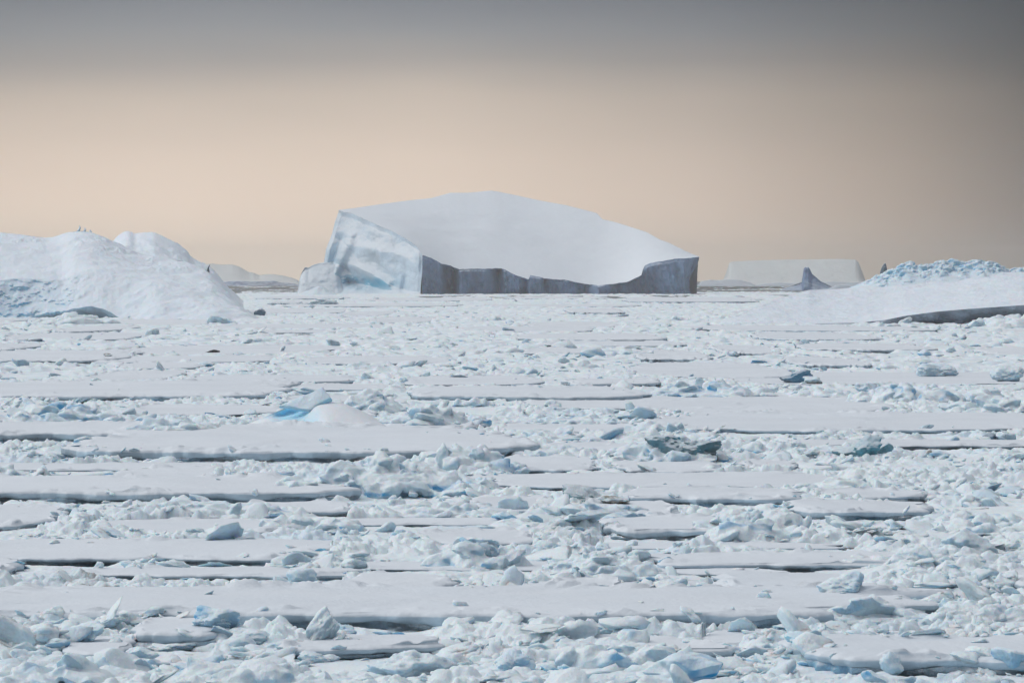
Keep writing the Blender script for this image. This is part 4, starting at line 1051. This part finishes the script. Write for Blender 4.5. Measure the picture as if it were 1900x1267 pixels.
# ------------------------------------------------------------------ the seal
def seal():
    D = dist(658); m = D / F; L = 25 * m
    rho_, top_ = in_floe(np.array([wx(396, D)]), np.array([D])); z0 = float(top_[0]) if rho_[0] < 1 else float(sheet_lookup(np.array([wx(396, D)]), np.array([D]))[0])
    s = np.linspace(0, 1, 40)
    hh = curve([(0, .03), (.05, .07), (.12, .12), (.3, .22), (.5, .29), (.68, .27), (.82, .19), (.9, .165), (.96, .13), (1, .02)], s)
    ww = curve([(0, .06), (.05, .10), (.12, .13), (.3, .25), (.5, .33), (.68, .29), (.82, .19), (.9, .16), (.96, .11), (1, .02)], s)
    cz = curve([(0, .05), (.3, .20), (.5, .27), (.7, .25), (.85, .20), (.95, .19), (1, .18)], s)
    th = np.linspace(0, 2 * np.pi, 20, endpoint=False)
    V = np.stack([np.stack([np.full(20, (s[i] - .5) * L), np.cos(th) * ww[i] + .06 * np.sin(s[i] * 6), np.maximum(cz[i] + np.sin(th) * hh[i], -.01)], -1) for i in range(40)]).reshape(-1, 3)
    o = mesh_obj('seal', V, grid_faces(40, 20, True), M_SEAL); o.location = (wx(396, D), D, z0 + .02)
    tag(o, 'black seal lying on its belly on a flat snowy floe', 'seal')
    def flip(x, y, dx, dy, w, name):
        u = np.linspace(0, 1, 8); c = np.stack([x + dx * u, y + dy * u, .10 - .06 * u], -1)
        n = np.array([-dy, dx]) / math.hypot(dx, dy)
        wd = w * (1 - .35 * u) * np.where(u > .95, .4, 1)
        V = []
        for i in range(8):
            for a in th[::2]:
                V.append((c[i, 0] + n[0] * math.cos(a) * wd[i], c[i, 1] + n[1] * math.cos(a) * wd[i], c[i, 2] + math.sin(a) * .03))
        f = mesh_obj(name, np.array(V), grid_faces(8, 10, True), M_SEAL); f.parent = o
    flip(.42, -.24, -.28, -.22, .09, 'fore_flipper'); flip(.42, .3, -.28, .22, .09, 'fore_flipper')
    flip(-.5 * L + .06, -.03, -.3, -.12, .07, 'hind_flipper'); flip(-.5 * L + .06, .06, -.3, .12, .07, 'hind_flipper')
seal()

# ------------------------------------------------------------------ sea, air, light, camera
S_ = 14500.0
xs = np.array([[-5800, -200, 0], [5800, -200, 0], [5800, S_, 0], [-5800, S_, 0]])
sea = mesh_obj('sea', xs, np.array([[0, 1, 2, 3]]), M_SEA); tag(sea, kind='structure')

def haze(density):
    me = bpy.data.meshes.new('haze'); bm = bmesh.new(); bmesh.ops.create_cube(bm, size=1)
    for v in bm.verts:
        v.co.x *= 12000; v.co.y = v.co.y * 16000 + 7000; v.co.z = (v.co.z + .5) * 135 - 4.5
    bm.to_mesh(me); bm.free()
    m = bpy.data.materials.new('cold sea haze'); m.use_nodes = True; nt = m.node_tree; nt.nodes.clear()
    out = nt.nodes.new('ShaderNodeOutputMaterial'); pv = nt.nodes.new('ShaderNodeVolumePrincipled')
    pv.inputs['Color'].default_value = (.96, .90, .84, 1); pv.inputs['Density'].default_value = density
    pv.inputs['Anisotropy'].default_value = .3
    nt.links.new(pv.outputs[0], out.inputs['Volume'])
    me.materials.append(m); o = bpy.data.objects.new('haze', me); COL.objects.link(o); tag(o, kind='stuff'); o['label'] = 'thin pale haze lying over the whole ice field'; o['category'] = 'haze'
haze(6e-5)
SUN_AZ, SUN_EL = math.radians(-86), math.radians(40)

w = bpy.data.worlds.new('World'); scene.world = w; w.use_nodes = True
nt = w.node_tree; N, L = nt.nodes, nt.links; N.clear()
out = N.new('ShaderNodeOutputWorld'); bg = N.new('ShaderNodeBackground'); L.new(bg.outputs[0], out.inputs[0])
bg.inputs['Strength'].default_value = .1
sky = N.new('ShaderNodeTexSky'); sky.sky_type = 'NISHITA'; sky.sun_disc = False; sky.sun_elevation = SUN_EL; sky.sun_rotation = SUN_AZ
tc = N.new('ShaderNodeTexCoord'); sp = N.new('ShaderNodeSeparateXYZ'); L.new(tc.outputs['Generated'], sp.inputs[0])
def lin(c): return tuple((v / 255 / 12.92) if v / 255 < .04045 else ((v / 255 + .055) / 1.055) ** 2.4 for v in c)
def ramp(stops, src, a, b):
    mr = N.new('ShaderNodeMapRange'); mr.inputs[1].default_value = a; mr.inputs[2].default_value = b; L.new(src, mr.inputs[0])
    r = N.new('ShaderNodeValToRGB'); e = r.color_ramp
    while len(e.elements) < len(stops): e.elements.new(.5)
    for el, (p, c) in zip(e.elements, stops): el.position = (p - a) / (b - a); el.color = (*c, 1)
    L.new(mr.outputs[0], r.inputs[0]); return r.outputs[0]
# the low band of the overcast, seen through the gap under the deck: warm at the horizon, slate above
nz = N.new('ShaderNodeTexNoise'); mp = N.new('ShaderNodeMapping'); mp.inputs['Scale'].default_value = (5, 5, 26); L.new(tc.outputs['Generated'], mp.inputs[0]); L.new(mp.outputs[0], nz.inputs[0])
nz.inputs['Scale'].default_value = 1.0; nz.inputs['Detail'].default_value = 3
ad = N.new('ShaderNodeMath'); ad.operation = 'MULTIPLY_ADD'; L.new(nz.outputs[0], ad.inputs[0]); ad.inputs[1].default_value = .016; ad.inputs[2].default_value = -.008
zz = N.new('ShaderNodeMath'); zz.operation = 'ADD'; L.new(sp.outputs[2], zz.inputs[0]); L.new(ad.outputs[0], zz.inputs[1])
low = ramp([(-.01, lin((255, 240, 220))), (.008, lin((254, 234, 214))), (.02, lin((242, 221, 203))), (.032, lin((228, 209, 193))), (.046, lin((202, 188, 176))), (.056, lin((166, 160, 157))), (.064, lin((146, 147, 151))), (.074, lin((121, 125, 134))), (.1, lin((114, 120, 130)))], zz.outputs[0], -.01, .1)
hi = ramp([(0.1, lin((118, 124, 132))), (.2, (.30, .33, .37)), (.45, (.90, .95, 1.02)), (1, (1.25, 1.30, 1.37))], sp.outputs[2], .1, 1.0)
def mixn(f, a, b, mode='MIX'):
    t = N.new('ShaderNodeMix'); t.data_type = 'RGBA'; t.blend_type = mode; t.clamp_factor = True
    if isinstance(f, (int, float)): t.inputs[0].default_value = f
    else: L.new(f, t.inputs[0])
    for i, v in ((6, a), (7, b)):
        if isinstance(v, tuple): t.inputs[i].default_value = (*v, 1)
        else: L.new(v, t.inputs[i])
    return t.outputs[2]
sel = N.new('ShaderNodeMapRange'); sel.inputs[1].default_value = .09; sel.inputs[2].default_value = .11; L.new(sp.outputs[2], sel.inputs[0])
band = mixn(sel.outputs[0], low, hi)
# brighter towards the hidden sun at the left, duller to the right and behind the ship
azx = ramp([(-1, (1.25,) * 3), (-.133, (.93,) * 3), (-.09, (1.0,) * 3), (-.02, (.98,) * 3), (.05, (.76, .76, .77)), (.1, (.47, .465, .47)), (.133, (.235, .24, .26)), (.4, (.36, .37, .39)), (1, (.55, .56, .58))], sp.outputs[0], -1, 1)
azy = ramp([(-1, (.42, .44, .48)), (-.5, (.62, .64, .67)), (0, (.97,) * 3), (1, (1.0,) * 3)], sp.outputs[1], -1, 1)
band = mixn(1.0, band, azx, 'MULTIPLY'); band = mixn(1.0, band, azy, 'MULTIPLY')
ten = mixn(1.0, band, (10., 10., 10.), 'MULTIPLY')
L.new(mixn(.06, ten, sky.outputs[0]), bg.inputs['Color'])

sl = bpy.data.lights.new('sun', 'SUN'); sl.energy = .7; sl.angle = math.radians(24); sl.color = (1, .95, .88)
so = bpy.data.objects.new('sun', sl); COL.objects.link(so)
dv = Vector((math.sin(SUN_AZ) * math.cos(SUN_EL), math.cos(SUN_AZ) * math.cos(SUN_EL), math.sin(SUN_EL)))
so.rotation_euler = dv.to_track_quat('Z', 'Y').to_euler()

cd = bpy.data.cameras.new('camera'); cd.lens = 135; cd.sensor_width = 36; cd.clip_start = .5; cd.clip_end = 80000
cam = bpy.data.objects.new('camera', cd); COL.objects.link(cam)
cam.location = (0, 0, H); cam.rotation_euler = (math.radians(90) - math.atan((633.5 - HZ) / F), 0, 0)
scene.camera = cam
finish_labels()
vs = scene.view_settings; vs.view_transform = 'Standard'; vs.look = 'None'; vs.exposure = 0; vs.gamma = 1
scene.cycles.max_bounces = 8; scene.cycles.diffuse_bounces = 5; scene.cycles.volume_bounces = 1
scene.cycles.use_denoising = True
